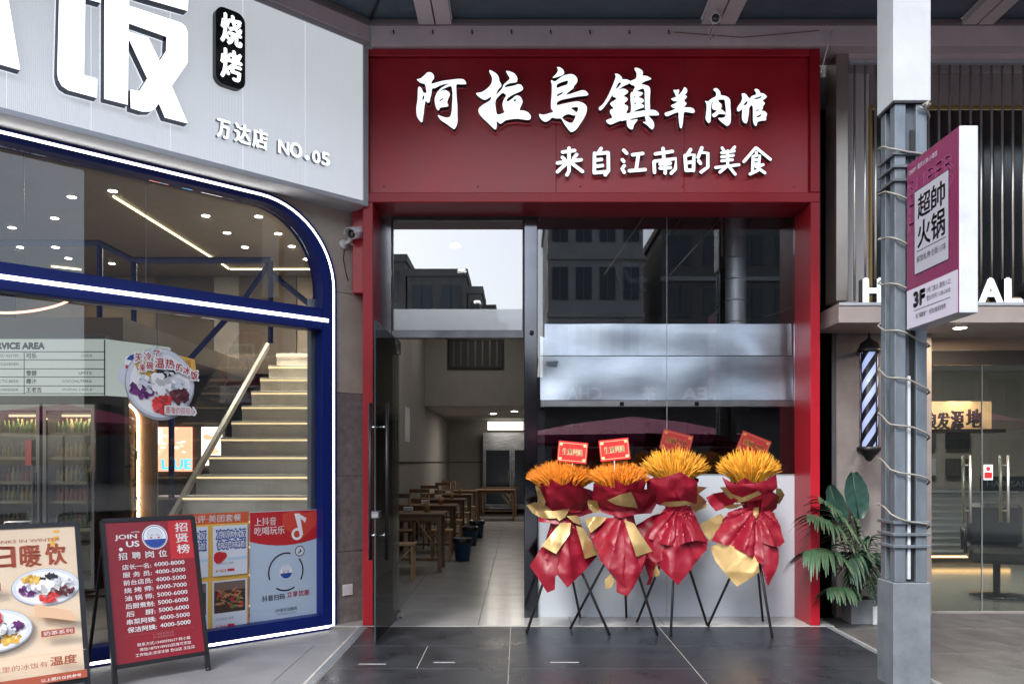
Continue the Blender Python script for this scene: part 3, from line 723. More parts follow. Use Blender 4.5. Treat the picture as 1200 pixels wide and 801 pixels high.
# open glass door leaf
dx0, dy0 = gx(468), YG - .03; dx1, dy1 = XX(439.5, 6.28), 6.28
ang = math.atan2(dy1 - dy0, dx1 - dx0); dl = math.hypot(dx1 - dx0, dy1 - dy0)
t = thing('glass_door', 'open frameless glass door leaf swung out over the black tiles', 'door', (dx0, dy0, 0), ang)
MB().box(.01, dl, -.006, .006, .012, 2.485, b=.001).build('leaf', G_DOOR, t)
MB().box(dl, dl + .004, -.0062, .0062, .012, 2.485).build('edge', mat('glass_edge', (.02, .04, .04), .2), t)
MB().box(.0, .20, -.02, .02, .01, .07, b=.003).build('floor_patch', STEEL, t)
MB().prism([(.0, 2.48), (.0, 2.36), (.05, 2.36), (.18, 2.48)], -.018, .018).build('top_patch', STEEL, t)
MB().tube([(.05, 0, 0), (.05, 0, .012)], .035, 14).build('pivot', STEEL, t)
for s in (-1, 1):
    h = MB().tube([(dl - .14, s * .065, ZZ(656, 6.4)), (dl - .14, s * .065, ZZ(472, 6.4))], .016, 12).build('handle', BLK, t)
    for z in (ZZ(627, 6.4), ZZ(500, 6.4)): MB().tube([(dl - .14, s * .007, z), (dl - .14, s * .065, z)], .011, 8).build('bracket', STEEL, h)
MB().box(dl - .11, dl + .012, -.03, .03, ZZ(606, 6.4), ZZ(597, 6.4), b=.008).build('lock', STEEL, t)
MB().box(dl - .17, dl - .02, -.008, -.0065, ZZ(524, 6.4), ZZ(520, 6.4)).build('sticker', YELP, t)

# card-coloured tile strip across the doorway: threshold
MB().box(-1.245, 2.49, 6.99, 7.03, -.02, .0035).build('threshold', TILEG, kind='structure')

# ================================================================== left shop front (angled)
Rr0 = LA(392.5); TOP = LZ(310, 226); AL = -3.6
def arch(ins, n=14, top=TOP, rad=.70):
    "outline of the window opening: up the right side, over the rounded corner and back along the top"
    tin = ins * (.62 if ins > .05 else 1)
    r = rad - ins; rz_ = rad - tin; pts = [(Rr0 - ins, 0.0 + ins * 0)]
    cx, cz = Rr0 - rad, top - rad
    for k in range(n + 1):
        a = PI / 2 * k / n; pts.append((cx + r * math.cos(a), cz + rz_ * math.sin(a)))
    pts.append((AL, top - tin)); return pts
def band(i0, i1, y0, y1, bot=True, z0=0.0):
    o = arch(i0); i = arch(i1)
    o[0] = (o[0][0], z0 + i0); i[0] = (i[0][0], z0 + i1)
    lst = []
    O = ([(AL, z0 + i0)] if bot else []) + o; I = ([(AL, z0 + i1)] if bot else []) + i
    b = MB(); n = len(O); vs = [(x, y0, z) for x, z in O] + [(x, y0, z) for x, z in I] + [(x, y1, z) for x, z in O] + [(x, y1, z) for x, z in I]
    fs = []
    for k in range(n - 1):
        fs += [(k, k + 1, n + k + 1, n + k), (2 * n + k, 3 * n + k, 3 * n + k + 1, 2 * n + k + 1), (k, 2 * n + k, 2 * n + k + 1, k + 1), (n + k, n + k + 1, 3 * n + k + 1, 3 * n + k)]
    return b.add(vs, fs)
t = lthing('dessert_shop_window', 'rounded blue window frame with glowing white light line, left shop', 'shop window')
band(.0, .016, -.03, .14, z0=-.03).build('outer_lip', BLUE, t)
band(.017, .038, -.022, -.004, z0=-.03).build('light_strip', LED, t)
band(.039, .135, -.03, .14, z0=-.03).build('frame', BLUE, t)
fb = MB().box(AL, Rr0 - .136, -.03, .12, LZ(385, 388), LZ(385, 363), b=.006).build('crossbar', BLUE, t)
MB().box(AL, LA(385, .035), -.036, -.031, LZ(385, 376.5) - .014, LZ(385, 376.5) + .014).build('light_strip', LED, fb)
zb0, zb1 = LZ(385, 388), LZ(385, 363)
ia = arch(.136)
def pane_upper(a0, a1):
    pts = [(a0, zb1 + .002)]; pts.append((a1, zb1 + .002)); cx, cz, r = Rr0 - .70, TOP - .70, .70 - .136
    xs = [a1 + (a0 - a1) * k / 24 for k in range(25)]
    for x in xs:
        z = TOP - .0845 if x < cx else cz + (.70 - .0845) / r * math.sqrt(max(0, r * r - (x - cx) ** 2))
        pts.append((x, max(z, zb1 + .01)))
    return pts
s1 = LA(171, -.08); s2 = LA(185, -.08)
for a0, a1 in ((AL, s1 - .001), (s1 + .001, Rr0 - .137)):
    MB().prism(pane_upper(a0, a1), .08, .088).build('upper_pane', G_SHOP, t)
for a0, a1 in ((AL, s2 - .001), (s2 + .001, Rr0 - .137)):
    MB().box(a0, a1, .08, .088, .107, zb0 - .002).build('lower_pane', G_SHOP, t)
EDG = mat('glass_joint', (.25, .28, .28), .3)
MB().box(s1 - .001, s1 + .001, .078, .09, zb1, TOP - .09).build('glass_joint', EDG, t)
MB().box(s2 - .001, s2 + .001, .078, .09, .107, zb0).build('glass_joint', EDG, t)
MB().box(Rr0 - .17, Rr0 - .137, .10, .17, .0, 2.8).build('inner_reveal', PALE, t)

# wall round the window
wl = lthing('corner_wall', 'beige stone and polished granite wall between blue window and red post', 'wall')
AE = LA(424, 0) + .07
o_ = [p for p in arch(-.002)]; zt = 3.66
# upper piece following the curve
cx, cz, r = Rr0 - .70, TOP - .70, .702
arcp = [(cx + r * math.cos(PI / 2 * k / 14), cz + r * math.sin(PI / 2 * k / 14)) for k in range(15)]
MB().prism([(AE, cz + .002)] + [(AE, zt), (AL, zt), (AL, TOP + .002)] + arcp[::-1], 0.0, .12).build('stone_panel', BEIGE, wl)
zz = [-.03, .62, 1.28, 2.0, cz - .002]
for i, (za, zb) in enumerate(zip(zz, zz[1:])):
    MB().box(Rr0 + .002, AE, 0.0, .12, za + .002, zb - .002, b=.002).build('stone_panel', GRAN if i < 3 else BEIGE, wl)
MB().box(Rr0 + .01, AE - .005, .012, .11, -.03, cz).build('wall_core', WALLD, wl)
ax = LA(407, .0)
so_ = MB().box(ax - .05, ax + .05, -.012, -.0005, LZ(407, 697), LZ(407, 684), b=.004).build('socket_cover', WHITE, wl)

# big light box sign
D = .27
t = lthing('lightbox_sign', 'large pale illuminated sign box with white block characters', 'sign')
ZS0 = LZ(427, 240.5, D); ZS1 = LZ(434, 51, D); AR = LA(432, D)
SIGNM = bpy.data.materials.new('fluted_acrylic'); SIGNM.use_nodes = True
nt = SIGNM.node_tree; p = nt.nodes['Principled BSDF']; p.inputs['Roughness'].default_value = .3
tc = nt.nodes.new('ShaderNodeTexCoord'); wv_ = nt.nodes.new('ShaderNodeTexWave'); wv_.inputs['Scale'].default_value = 28; wv_.bands_direction = 'X'
nz = nt.nodes.new('ShaderNodeTexNoise'); nz.inputs['Scale'].default_value = 1.5
nt.links.new(tc.outputs['Object'], wv_.inputs['Vector']); nt.links.new(tc.outputs['Object'], nz.inputs['Vector'])
mr = nt.nodes.new('ShaderNodeMapRange'); mr.inputs[3].default_value = .55; mr.inputs[4].default_value = .66; nt.links.new(nz.outputs[0], mr.inputs[0])
cb = nt.nodes.new('ShaderNodeCombineColor')
m1 = nt.nodes.new('ShaderNodeMath'); m1.operation = 'MULTIPLY'; m1.inputs[1].default_value = 1.04; nt.links.new(mr.outputs[0], m1.inputs[0])
m2 = nt.nodes.new('ShaderNodeMath'); m2.operation = 'MULTIPLY'; m2.inputs[1].default_value = 1.08; nt.links.new(mr.outputs[0], m2.inputs[0])
nt.links.new(mr.outputs[0], cb.inputs[0]); nt.links.new(m1.outputs[0], cb.inputs[1]); nt.links.new(m2.outputs[0], cb.inputs[2])
nt.links.new(cb.outputs[0], p.inputs['Base Color'])
bp = nt.nodes.new('ShaderNodeBump'); bp.inputs['Strength'].default_value = .35; bp.inputs['Distance'].default_value = .006
nt.links.new(wv_.outputs[0], bp.inputs['Height']); nt.links.new(bp.outputs[0], p.inputs['Normal'])
p.inputs['Emission Color'].default_value = (.86, .93, 1, 1); p.inputs['Emission Strength'].default_value = .15
SF = mat('sign_frame', (.50, .52, .55), .4, metal=.3, var=.05)
seams = [AR - .055, LA(358, D), LA(285, D), LA(200, D), LA(107, D), LA(8, D), AL - .4]
for a1, a0 in zip(seams, seams[1:]):
    MB().box(a0 + .0015, a1 - .0015, -D + .006, -D + .03, ZS0 + .04, ZS1 - .04).build('sign_panel', SIGNM, t)
MB().box(AL - .4, AR, -D, .0, ZS0, ZS0 + .038, b=.003).build('bottom_frame', SF, t)
MB().box(AL - .4, AR, -D, .0, ZS1 - .038, ZS1, b=.003).build('top_frame', SF, t)
MB().box(AR - .052, AR, -D, -.001, ZS0 + .039, ZS1 - .039, b=.003).build('end_frame', SF, t)
MB().box(AL - .4, AR - .06, -D + .04, -.002, ZS0 + .04, ZS1 - .04).build('box_body', PALE, t)
# block characters, traced in 5x enlarged photo pixels
DL = D + .075
FS = Frame((0, -D, 0))
def lp(x, y, s=5.0, d=DL): return (LA(x / s, d), LZ(x / s, y / s, d))
chars = [[[(-160, -190), (20, -160), (50, 0), (118, 412), (0, 378), (-160, 330)]],
         [[(400, -150), (600, -90), (590, 18), (460, -18), (400, -40)], [(350, -160), (502, -120), (500, 0), (492, 440), (570, 462), (568, 575), (400, 530), (362, 505), (342, 470), (335, 430)]],
         [[(612, -170), (758, -130), (752, 300), (748, 615), (610, 580)], [(757, -130), (1105, -30), (1098, 66), (860, -2), (757, -35)],
          [(750, 33), (1060, 135), (1085, 155), (1100, 190), (1098, 370), (1005, 505), (1100, 725), (965, 690), (930, 608), (905, 640), (880, 655), (830, 655), (765, 635), (762, 525), (815, 535), (862, 462), (748, 220), (748, 185), (868, 222), (935, 358), (972, 300), (975, 218), (750, 138)]]]
for pcs in (chars[0], chars[1] + chars[2]):
    b = MB()
    for i, pl in enumerate(pcs): solid(b, FS, [lp(x, y) for x, y in pl], [], .0, .075 + i * .0007, WLETB, NAVY)
    b.build('character', None, t)
# black lozenge plaque 烧烤
c0 = LA(270, D + .05); pw = .5 * (LA(287, D + .05) - LA(252.5, D + .05)); zt_, zb_ = LZ(270, 12, D + .05), LZ(270, 102, D + .05)
def rrect(x0, x1, z0, z1, r, n=6):
    pts = []
    for cx_, cz_, a0 in ((x1 - r, z0 + r, -PI / 2), (x1 - r, z1 - r, 0), (x0 + r, z1 - r, PI / 2), (x0 + r, z0 + r, PI)):
        for k in range(n + 1): a = a0 + PI / 2 * k / n; pts.append((cx_ + r * math.cos(a), cz_ + r * math.sin(a)))
    return pts
b = MB(); solid(b, FS, rrect(c0 - pw, c0 + pw, zb_, zt_, pw * .6), [], 0, .055, BLKG, BLK)
pq = b.build('plaque', None, t)
zm = (zt_ + zb_) / 2; b = MB()
FP = Frame((0, -D - .056, 0))
letter3d(b, '烧', FP, c0 - pw * .68, c0 + pw * .68, zm + .02, zt_ - pw * .42, .012, WLETB, NAVY, .03)
letter3d(b, '烤', FP, c0 - pw * .68, c0 + pw * .68, zb_ + pw * .42, zm - .02, .012, WLETB, NAVY, .03)
b.build('plaque_lettering', None, pq)
SL = [('万', 254.5, 269, 141, 162), ('达', 275, 293, 146, 168), ('店', 296, 313, 152, 174), ('N', 326.5, 338, 166, 180.5), ('O', 340, 353, 168, 184.5), ('.', 357.5, 361.5, 183, 187), ('0', 366, 374.5, 177.5, 191), ('5', 377, 385.5, 179.5, 194)]
for ch, a, b__, y0, y1 in SL:
    b = MB(); xm = (a + b__) / 2
    letter3d(b, ch, FS, LA(a, D + .03), LA(b__, D + .03), LZ(xm, y1, D + .03), LZ(xm, y0, D + .03), .035, WLETB, GPRT, .03)
    b.build('character', None, t)

# stickers and posters on the angled glass
def LF(a, z, d): return Frame((a, -d, z))
def tone(m, k):
    c = m.node_tree.nodes['Principled BSDF'].inputs['Base Color'].default_value
    return mat(m.name + ('_dark' if k < 1 else '_light'), tuple(min(.85, c[i] * k + (.012 if k > 1 else 0)) for i in range(3)), .6)
def bowl(pr, cx, cz, rx, rz, seed=0, flip=1):
    random.seed(seed)
    pr.ell(cx, cz, rx, rz, GPRT, 28); pr.ell(cx, cz + rz * .03, rx * .97, rz * .95, PAPER, 28); pr.ell(cx, cz, rx * .86, rz * .84, WPRT, 24)
    DARKR = mat('bean_print', (.10, .01, .02), .5); BLKJ = mat('jelly_print', (.02, .018, .02), .4); MELON = mat('melon_print', (.65, .04, .04), .5)
    for (u, v, m, n, s) in ((-.38, .42, YELP, 15, .12), (.12, .46, BLKJ, 12, .13), (-.52, -.15, PURP, 9, .13), (-.3, .02, PAPER, 6, .13), (.05, -.55, MELON, 13, .13), (.52, -.28, DARKR, 16, .10), (.02, .0, WPRT, 12, .19), (.45, .15, PAPER, 5, .12)):
        for k in range(int(n * 2.2)):
            a = random.uniform(0, 2 * PI); q = math.sqrt(random.random())
            x = flip * (u + .27 * q * math.cos(a)); z = v * flip + .24 * q * math.sin(a)
            mm = m if k % 3 else tone(m, .6); mm = tone(m, 1.35) if k % 5 == 1 else mm
            pr.ell(cx + x * rx, cz + z * rz, s * rx * random.uniform(.4, .85), s * rz * random.uniform(.5, .95), mm, random.choice((4, 5, 6)), random.uniform(0, 3))
DG = -.078
t = lthing('round_sticker', 'oval window sticker of a fruit ice bowl with red slogan', 'sticker')
fr = Frame((0, -DG, 0)); pr = Print(fr)
def lq(px, py): return (LA(px, DG), LZ(px, py, DG))
c = lq(188, 450); rx = (LA(228, DG) - LA(146, DG)) / 2; rz = .27
# snowman, signboard and slogan
sx, sz = lq(154, 432)
pr.ell(*lq(152, 440), .085, .085, PAPER, 18); pr.ell(*lq(155, 424), .055, .055, WPRT, 18)
pr.poly([lq(148, 421), lq(152, 416), lq(157, 415), lq(158, 423)], BLUP); pr.rect(lq(147, 0)[0], lq(160, 0)[0], lq(154, 432)[1], lq(154, 428)[1], POSTR2)
pr.poly([lq(190, 411), lq(228, 421), lq(230, 436), lq(188, 424)], YELP); pr.text('凉凉冰饭', lq(196, 0)[0], lq(224, 0)[0], lq(210, 430)[1], lq(210, 420)[1], BRWN, .0)
bowl(pr, c[0], c[1], rx, rz, 4)
for body, x0, x1, y0, y1 in (('天', 157, 165, 415, 424), ('冷', 167, 176, 413, 422), ('了', 178, 186, 411, 420), ('来', 162, 169, 427, 435), ('碗', 170, 178, 424, 433), ('温', 180, 191, 420, 431), ('热', 192, 203, 421, 432), ('的', 205, 212, 426, 435), ('冰', 213, 221, 430, 439), ('饭', 222, 230, 435, 445)):
    xm = (x0 + x1) / 2
    pr.text(body, lq(x0 - .8, 0)[0], lq(x1 + .8, 0)[0], lq(xm, y1 + .8)[1], lq(xm, y0 - .8)[1], WPRT, .09)
    pr.text(body, lq(x0, 0)[0], lq(x1, 0)[0], lq(xm, y1)[1], lq(xm, y0)[1], POSTR2, .02)
pr.text('暖暖的很贴心', lq(192, 0)[0], lq(228, 0)[0], lq(210, 486)[1], lq(210, 476)[1], WPRT, .08)
pr.text('暖暖的很贴心', lq(193, 0)[0], lq(227, 0)[0], lq(210, 485)[1], lq(210, 477)[1], POSTR2, .0)
pr.build('printed_sticker', t)

# Douyin poster
DP = -.074
def lr(px, py): return (LA(px, DP), LZ(px, py, DP))
t = lthing('red_header_poster', 'pale poster with red heart header and music note on lower glass', 'poster')
x0, x1 = lr(293, 0)[0], lr(374.5, 0)[0]; z0, z1 = LZ(374, 727, DP), LZ(374, 596, DP)
MB().box(x0, x1, -DP, -DP + .002, z0, z1).build('sheet', mat('poster_blue_white', (.45, .55, .66), .4), t)
pr = Print(Frame((0, -DP, 0))); W_ = x1 - x0; H_ = z1 - z0
def q(u, v): return (x0 + u * W_, z0 + v * H_)
hdr = [q(0, .995), q(0, .76)] + [q(u / 8, .70 + .05 * (abs(u - 4) / 4) ** 2) for u in range(9)] + [q(1, .995)]
pr.poly(hdr, POSTR2); pr.poly([q(.45, .97), q(.58, .995), q(.8, .97), q(.97, .99), q(.98, .88), q(.72, .74), q(.45, .86)], mat('heart_print', (.62, .06, .04), .5))
pr.text('上抖音', q(.06, 0)[0], q(.36, 0)[0], q(0, .88)[1], q(0, .95)[1], WPRT, .01); pr.text('吃喝玩乐', q(.06, 0)[0], q(.48, 0)[0], q(0, .80)[1], q(0, .87)[1], WPRT, .01)
pr.ring(*q(.66, .79), .04, .022, WPRT); pr.poly([q(.70, .78), q(.75, .78), q(.70, .97), q(.62, .97)], WPRT); pr.poly([q(.68, .97), q(.64, .97), q(.78, .885), q(.80, .925)], WPRT)
cx_, cz_ = q(.5, .47)
pr.ring(cx_, cz_, .155, .012, INK, 30, R_(-30), R_(40)); pr.ring(cx_, cz_, .155, .012, INK, 30, R_(75), R_(200)); pr.ring(cx_, cz_, .155, .012, INK, 30, R_(235), R_(300))
pr.ell(*q(.70, .64), .045, .045, INK); pr.ell(*q(.70, .64), .038, .038, PAPER); pr.text('♪', q(.67, 0)[0], q(.73, 0)[0], q(0, .62)[1], q(0, .66)[1], INK, .0)
def emblem(pr, cx, cz, r):
    pr.ell(cx, cz, r, r, WPRT, 28); pr.ring(cx, cz, r * .9, r * .05, BLUP, 28)
    pr.ell(cx, cz + r * .15, r * .6, r * .6, PAPER, 20); pr.ring(cx, cz + r * .15, r * .6, r * .06, SKYP, 20)
    pr.ring(cx - r * .2, cz + r * .1, r * .1, r * .05, GPRT, 10, 0, PI); pr.ring(cx + r * .2, cz + r * .1, r * .1, r * .05, GPRT, 10, 0, PI)
    pr.ell(cx - r * .3, cz - .04 * r, r * .09, r * .07, POSTR2, 8); pr.ell(cx + r * .3, cz - .04 * r, r * .09, r * .07, POSTR2, 8)
    pr.poly([(cx + r * .86 * math.cos(R_(a)), cz + r * .86 * math.sin(R_(a))) for a in range(-168, -11, 12)], BLUP)
emblem(pr, cx_, cz_, .062)
pr.text('抖音扫码', q(.16, 0)[0], q(.48, 0)[0], q(0, .235)[1], q(0, .285)[1], INK, .01); pr.text('立享优惠', q(.51, 0)[0], q(.84, 0)[0], q(0, .245)[1], q(0, .295)[1], POSTR2, .01)
pr.text('♪抖音生活服务', q(.34, 0)[0], q(.66, 0)[0], q(0, .13)[1], q(0, .16)[1], INK, .0); pr.rect(q(.36, 0)[0], q(.64, 0)[0], q(0, .108)[1], q(0, .113)[1], GPRT)
pr.build('printed_face', t)

# four-offer poster
t = lthing('offers_poster', 'orange headed poster with four yellow bordered offers on glass', 'poster')
x0, x1 = lr(196, 0)[0], lr(291.5, 0)[0]; z0, z1 = LZ(291, 737, DP), LZ(291, 599, DP)
MB().box(x0, x1, -DP, -DP + .002, z0, z1).build('sheet', ORANGP, t)
W_ = x1 - x0; H_ = z1 - z0; pr = Print(Frame((0, -DP, 0)))
pr.rect(q(.01, 0)[0], q(.99, 0)[0], q(0, .01)[1], q(0, .91)[1], YELP)
pr.text('大众点评·美团套餐', q(.04, 0)[0], q(.9, 0)[0], q(0, .925)[1], q(0, .985)[1], WPRT, .01)
for i in range(2):
    for j in range(2):
        a, b__ = .03 + i * .5, .48 + i * .49; c_, d_ = .02 + j * .46, .44 + j * .455
        X = lambda u: q(a + (b__ - a) * u, 0)[0]; Z = lambda v: q(0, c_ + (d_ - c_) * v)[1]
        pr.rect(X(0), X(1), Z(0), Z(1), PAPER)
        if j == 1:
            pr.text('凉凉冰饭', X(.1), X(.95), Z(.72), Z(.92), BLUP, .06); pr.text('凉凉冰饭', X(.12), X(.93), Z(.74), Z(.90), WPRT, .01)
            pr.text('快乐味道', X(.12), X(.95), Z(.52), Z(.70), BLUP, .06); pr.text('快乐味道', X(.14), X(.93), Z(.54), Z(.68), WPRT, .01)
            pr.ell(X(.2), Z(.38), .05, .05, POSTR2, 12, wob=.2); pr.rect(X(.4), X(1), Z(.30), Z(.36), SKYP)
        else:
            fd = mat('dark_food_print', (.05, .025, .015), .5); pr.rect(X(.05), X(.95), Z(.36), Z(.97), fd)
            pr.rect(X(.05), X(.95), Z(.8), Z(.97), mat('table_print', (.16, .11, .09), .5))
            for k in range(46):
                mm = random.choice((mat('meat_print', (.42, .20, .09), .5), mat('meat_print2', (.30, .10, .05), .5), POSTR2, mat('herb_print', (.10, .16, .04), .5), mat('meat_print', (.42, .20, .09), .5)))
                pr.ell(X(random.uniform(.14, .86)), Z(random.uniform(.45, .82)), random.uniform(.015, .034), random.uniform(.005, .012), mm, 6, random.uniform(-.8, 1.2))
        pr.text('凉凉冰饭双人套餐', X(.08), X(.6), Z(.22), Z(.27), GPRT, 0); pr.text('¥198.8', X(.08), X(.38), Z(.07), Z(.13), ORANGP, 0); pr.rect(X(.42), X(.62), Z(.08), Z(.13), POSTR2)
pr.build('printed_face', t)

# ------------------------------------------------------------------ left shop interior
LW = mat('shop_beige', (.22, .18, .14), .6, var=.1, scale=2); LWD = mat('shop_brown', (.085, .065, .05), .5, var=.15, scale=2)
MB().prism([(0, 0), (1, 0)] and [(-14, 4.0), (-3.2, 5.75), (-2.09, 6.95), (-2.09, 16.1), (-14, 16.1)], -.02, .0).build('shop_floor_temp', LW)
bpy.data.objects.remove(bpy.data.objects['shop_floor_temp'])
def flat(name, pts, z0, z1, m, kind='structure'):
    n = len(pts); vs = [(x, y, z0) for x, y in pts] + [(x, y, z1) for x, y in pts]
    return MB().add(vs, [tuple(range(n)), tuple(range(n, 2 * n))] + [(i, (i + 1) % n, (i + 1) % n + n, i + n) for i in range(n)]).build(name, m, kind=kind)
pa = L2W(AE - .02, .13); pb = L2W(AL - 3, .13)
flat('shop_floor', [(pb[0], pb[1]), (pa[0], pa[1]), (-2.05, 16), (-14, 16), (-14, pb[1])], -.05, -.012, mat('shop_floor_tile', (.30, .28, .26), .25, var=.08))
pa2 = L2W(AE - .1, .20); pb2 = L2W(AL - 3, .20)
flat('shop_ceiling', [(pb2[0], pb2[1]), (pa2[0], pa2[1]), (-2.06, 16), (-14, 16), (-14, pb2[1])], 5.0, 5.08, mat('shop_ceiling', (.20, .18, .16), .7, var=.1))
MB().box(-2.052, -2.034, 8.15, 16, 0, 5.0).build('shop_side_wall', PALE, kind='structure')
bwal = MB().box(-14, -2.05, 16, 16.1, 0, 5.0).build('shop_back_wall', LWD, kind='structure')
MB().box(-14.1, -14, 0, 16, 0, 5).build('shop_far_wall', LWD, kind='structure')
cols = [LW, LWD, mat('shop_grey', (.26, .25, .235), .5, var=.1), LWD, LW, mat('shop_tan', (.17, .12, .08), .5, var=.1)]
x = -13.9; i = 0
while x < -2.3:
    wd = random.choice((.5, .8, 1.1)); MB().box(x, min(x + wd, -2.13), 15.9 - (i % 2) * .04, 15.998, 2.98, 4.99).build('wall_panel', cols[i % 6], bwal); x += wd + .01; i += 1
# upper floor slab and blue steelwork
MB().box(-14, -2.13, 13.0, 15.89, 2.80, 2.97).build('upper_floor', LWD, kind='structure')
MB().box(-14, -4.3, 8.9, 12.99, 2.72, 2.97).build('mezzanine_floor', LWD, kind='structure')
MB().box(-14, -4.58, 8.9, 9.0, 0, 2.71).build('service_wall', LWD, kind='structure')
BR = 9.4
t = thing('blue_railing', 'blue steel handrail and posts along the upper floor', 'railing', W(0, 541, BR))
rt = Vector(W(0, 541, BR)); 
def br_(pts, name, r=.035): return MB().tube([Vector(W(px, py, yy)) - rt for px, py, yy in pts], r, 6, smooth=False).build(name, BLUE, t)
br_([(-90, 284, BR), (117, 285, BR), (156, 305, BR), (318, 305, BR)], 'top_rail', .038)
for px, y0, y1 in ((117, 286, 402), (157, 306, 402), (317, 306, 402)): br_([(px, y0, BR), (px, y1, BR)], 'post')
br_([(315, 310, BR), (287, 350, BR), (205, 440, BR)], 'brace'); br_([(320, 322, BR), (362, 356, BR)], 'brace'); br_([(201, 420, BR), (201, 655, BR)], 'post')
t = thing('stair_flight', 'broad stair with warm lit nosings rising to the upper floor', 'stairs', (-3.0, 7.6, -.012))
STP = mat('stair_tread', (.55, .52, .47), .35, var=.08); 
NOSE1 = mat('nosing_light', (1, .78, .45), .5, emit=.38, ecol=(1, .74, .40))
for k in range(14):
    zz_ = .115 + .23 * k - .0; yy = .0 + .40 * k
    s = MB().box(-.79, .93, yy, yy + .42, zz_ - .07, zz_, b=.004).build('tread', STP, t)
    MB().box(-.79, .93, yy + .02, yy + .035, zz_ - .23, zz_ - .07).build('riser', STP, s)
    MB().box(-.79, .93, yy - .004, yy - .0005, zz_ - .045, zz_ - .025).build('nosing_light', NOSE1, s)
rail = [(-.80, -.4, -.35), (-.80, 1.38, .83), (-.80, 4.81, 3.19)]
b = MB(); vs = []
for (x_, y_, z_) in rail:
    vs += [(x_ - .025, y_, z_ - .06), (x_ + .025, y_, z_ - .06), (x_ + .025, y_, z_ + .03), (x_ - .025, y_, z_ + .03)]
b.add(vs, [(0, 1, 5, 4), (1, 2, 6, 5), (2, 3, 7, 6), (3, 0, 4, 7), (4, 5, 9, 8), (5, 6, 10, 9), (6, 7, 11, 10), (7, 4, 8, 11), (0, 3, 2, 1), (8, 9, 10, 11)])
b.build('stringer', mat('pale_stringer', (.30, .28, .25), .4), t)
b = MB(); b.add([(-.815, 1.0, .6), (-.815, 4.8, 3.2), (-.815, 4.8, 4.0), (-.815, 1.0, 1.4)], [(0, 1, 2, 3)]); b.build('balustrade_glass', G_FRI, t, fix=False)
# upper ceiling lights
sp = [(132, 223), (84, 230), (64, 255), (241, 252), (303, 253), (266, 272), (326, 273), (287, 289), (342, 288), (359, 303), (14, 266), (24, 289), (65, 289), (80, 302), (131, 308)]
spl = ['bright downlight above the start of the diagonal light line', 'downlight left of the diagonal light line, in front', 'downlight over the left end of the blue rail', 'downlight right of the diagonal light line, nearest row', 'downlight near the rounded corner, nearest row', 'downlight in the second row right of the light line', 'downlight in the second row by the rounded corner', 'downlight in the third row, left one', 'downlight in the third row, right one', 'farthest downlight, by the right window edge', 'downlight by the left picture edge above the rail', 'downlight below the blue rail, leftmost', 'downlight below the blue rail, next to the leftmost', 'downlight below the rail, left of the first post', 'downlight between the first two blue posts']
for i, (px, py) in enumerate(sp):
    yy = F * (5.0 - EYE) / (VY - py)
    t = thing('ceiling_downlight', spl[i], 'downlight', (XX(px, yy), yy, 5.0), 0, 'downlights in the dessert shop ceiling')
    MB().lathe([(.07, -.01), (.07, 0)], seg=12).build('trim_ring', WHITE, t)
    MB().lathe([(.055, -.014), (.055, -.0105)], seg=12).build('lamp', BULB, t)
    if i in (0, 3, 6, 8, 11): area('lamp_light', (0, 0, -.05), .2, 48 if i in (3, 6, 8) else 18, (1, .86, .68), t)
def cline(a, b_, lb):
    ya = F * 3.6 / (VY - a[1]); yb = F * 3.6 / (VY - b_[1])
    o = MB().tube([(XX(a[0], ya), ya, 4.985), (XX(b_[0], yb), yb, 4.985)], .014, 4).build('ceiling_light_line', WARMLED); tag(o, lb, 'light')
cline((133, 229), (250, 302), 'long diagonal warm light line on the upper ceiling')
cline((260, 308), (268, 314), 'short warm light line at the ceiling corner'); cline((270, 314.5), (366, 314.5), 'straight warm light line across the back ceiling'); cline((60, 311), (95, 315), 'faint warm light line at left below the rail')
t = thing('neon_ring', 'pink glowing ring lamp hanging behind the left glass', 'lamp', W(28, 348, 8.6))
pts = [(.52 * math.cos(a), .3 * math.sin(a), .22 * math.sin(a)) for a in [2 * PI * k / 40 for k in range(41)]]
MB().tube(pts, .012, 6, cap=False).build('tube', mat('pink_neon', (1, .45, .3), .5, emit=1.3, ecol=(1, .38, .25)), t)
MB().tube([(0, 0, .22), (0, 0, 1.9)], .004, 5).build('cord', BLK, t)

# menu board
YB = 8.0
t = thing('menu_board', 'pale lit menu board headed SERVICE AREA above the fridges', 'menu board', W(-90, 463, YB))
bw = XX(123, YB) - XX(-90, YB); bh = ZZ(397, YB) - ZZ(463, YB)
MENU = mat('menu_light', (.50, .54, .50), .4, emit=.10, ecol=(.9, 1, .92))
MB().box(0, bw, 0, .05, 0, bh).build('panel', MENU, t)
MB().prism([(bw + .002, 0), (bw + .62, -.04), (bw + .62, bh - .08), (bw + .002, bh)], .0, .05).build('side_panel', MENU, t)
MB().box(-.1, bw + .01, -.02, .06, bh + .001, bh + .04).build('top_frame', BLK, t)
pr = Print(Frame((0, -.0, 0)))
def bx(px): return XX(px, YB) - XX(-90, YB)
def bz(py): return ZZ(py, YB) - ZZ(463, YB)
pr.text('SERVICE AREA', bx(-14), bx(52), bz(408.5), bz(401.5), INK, .06)
for yy in (412, 421.5, 432, 441.5, 452, 461): pr.rect(bx(-80), bx(122), bz(yy + .5), bz(yy - .5), INK)
pr.rect(bx(28), bx(29), bz(461), bz(412), INK); pr.rect(bx(122), bx(123.5), bz(463), bz(398), INK)
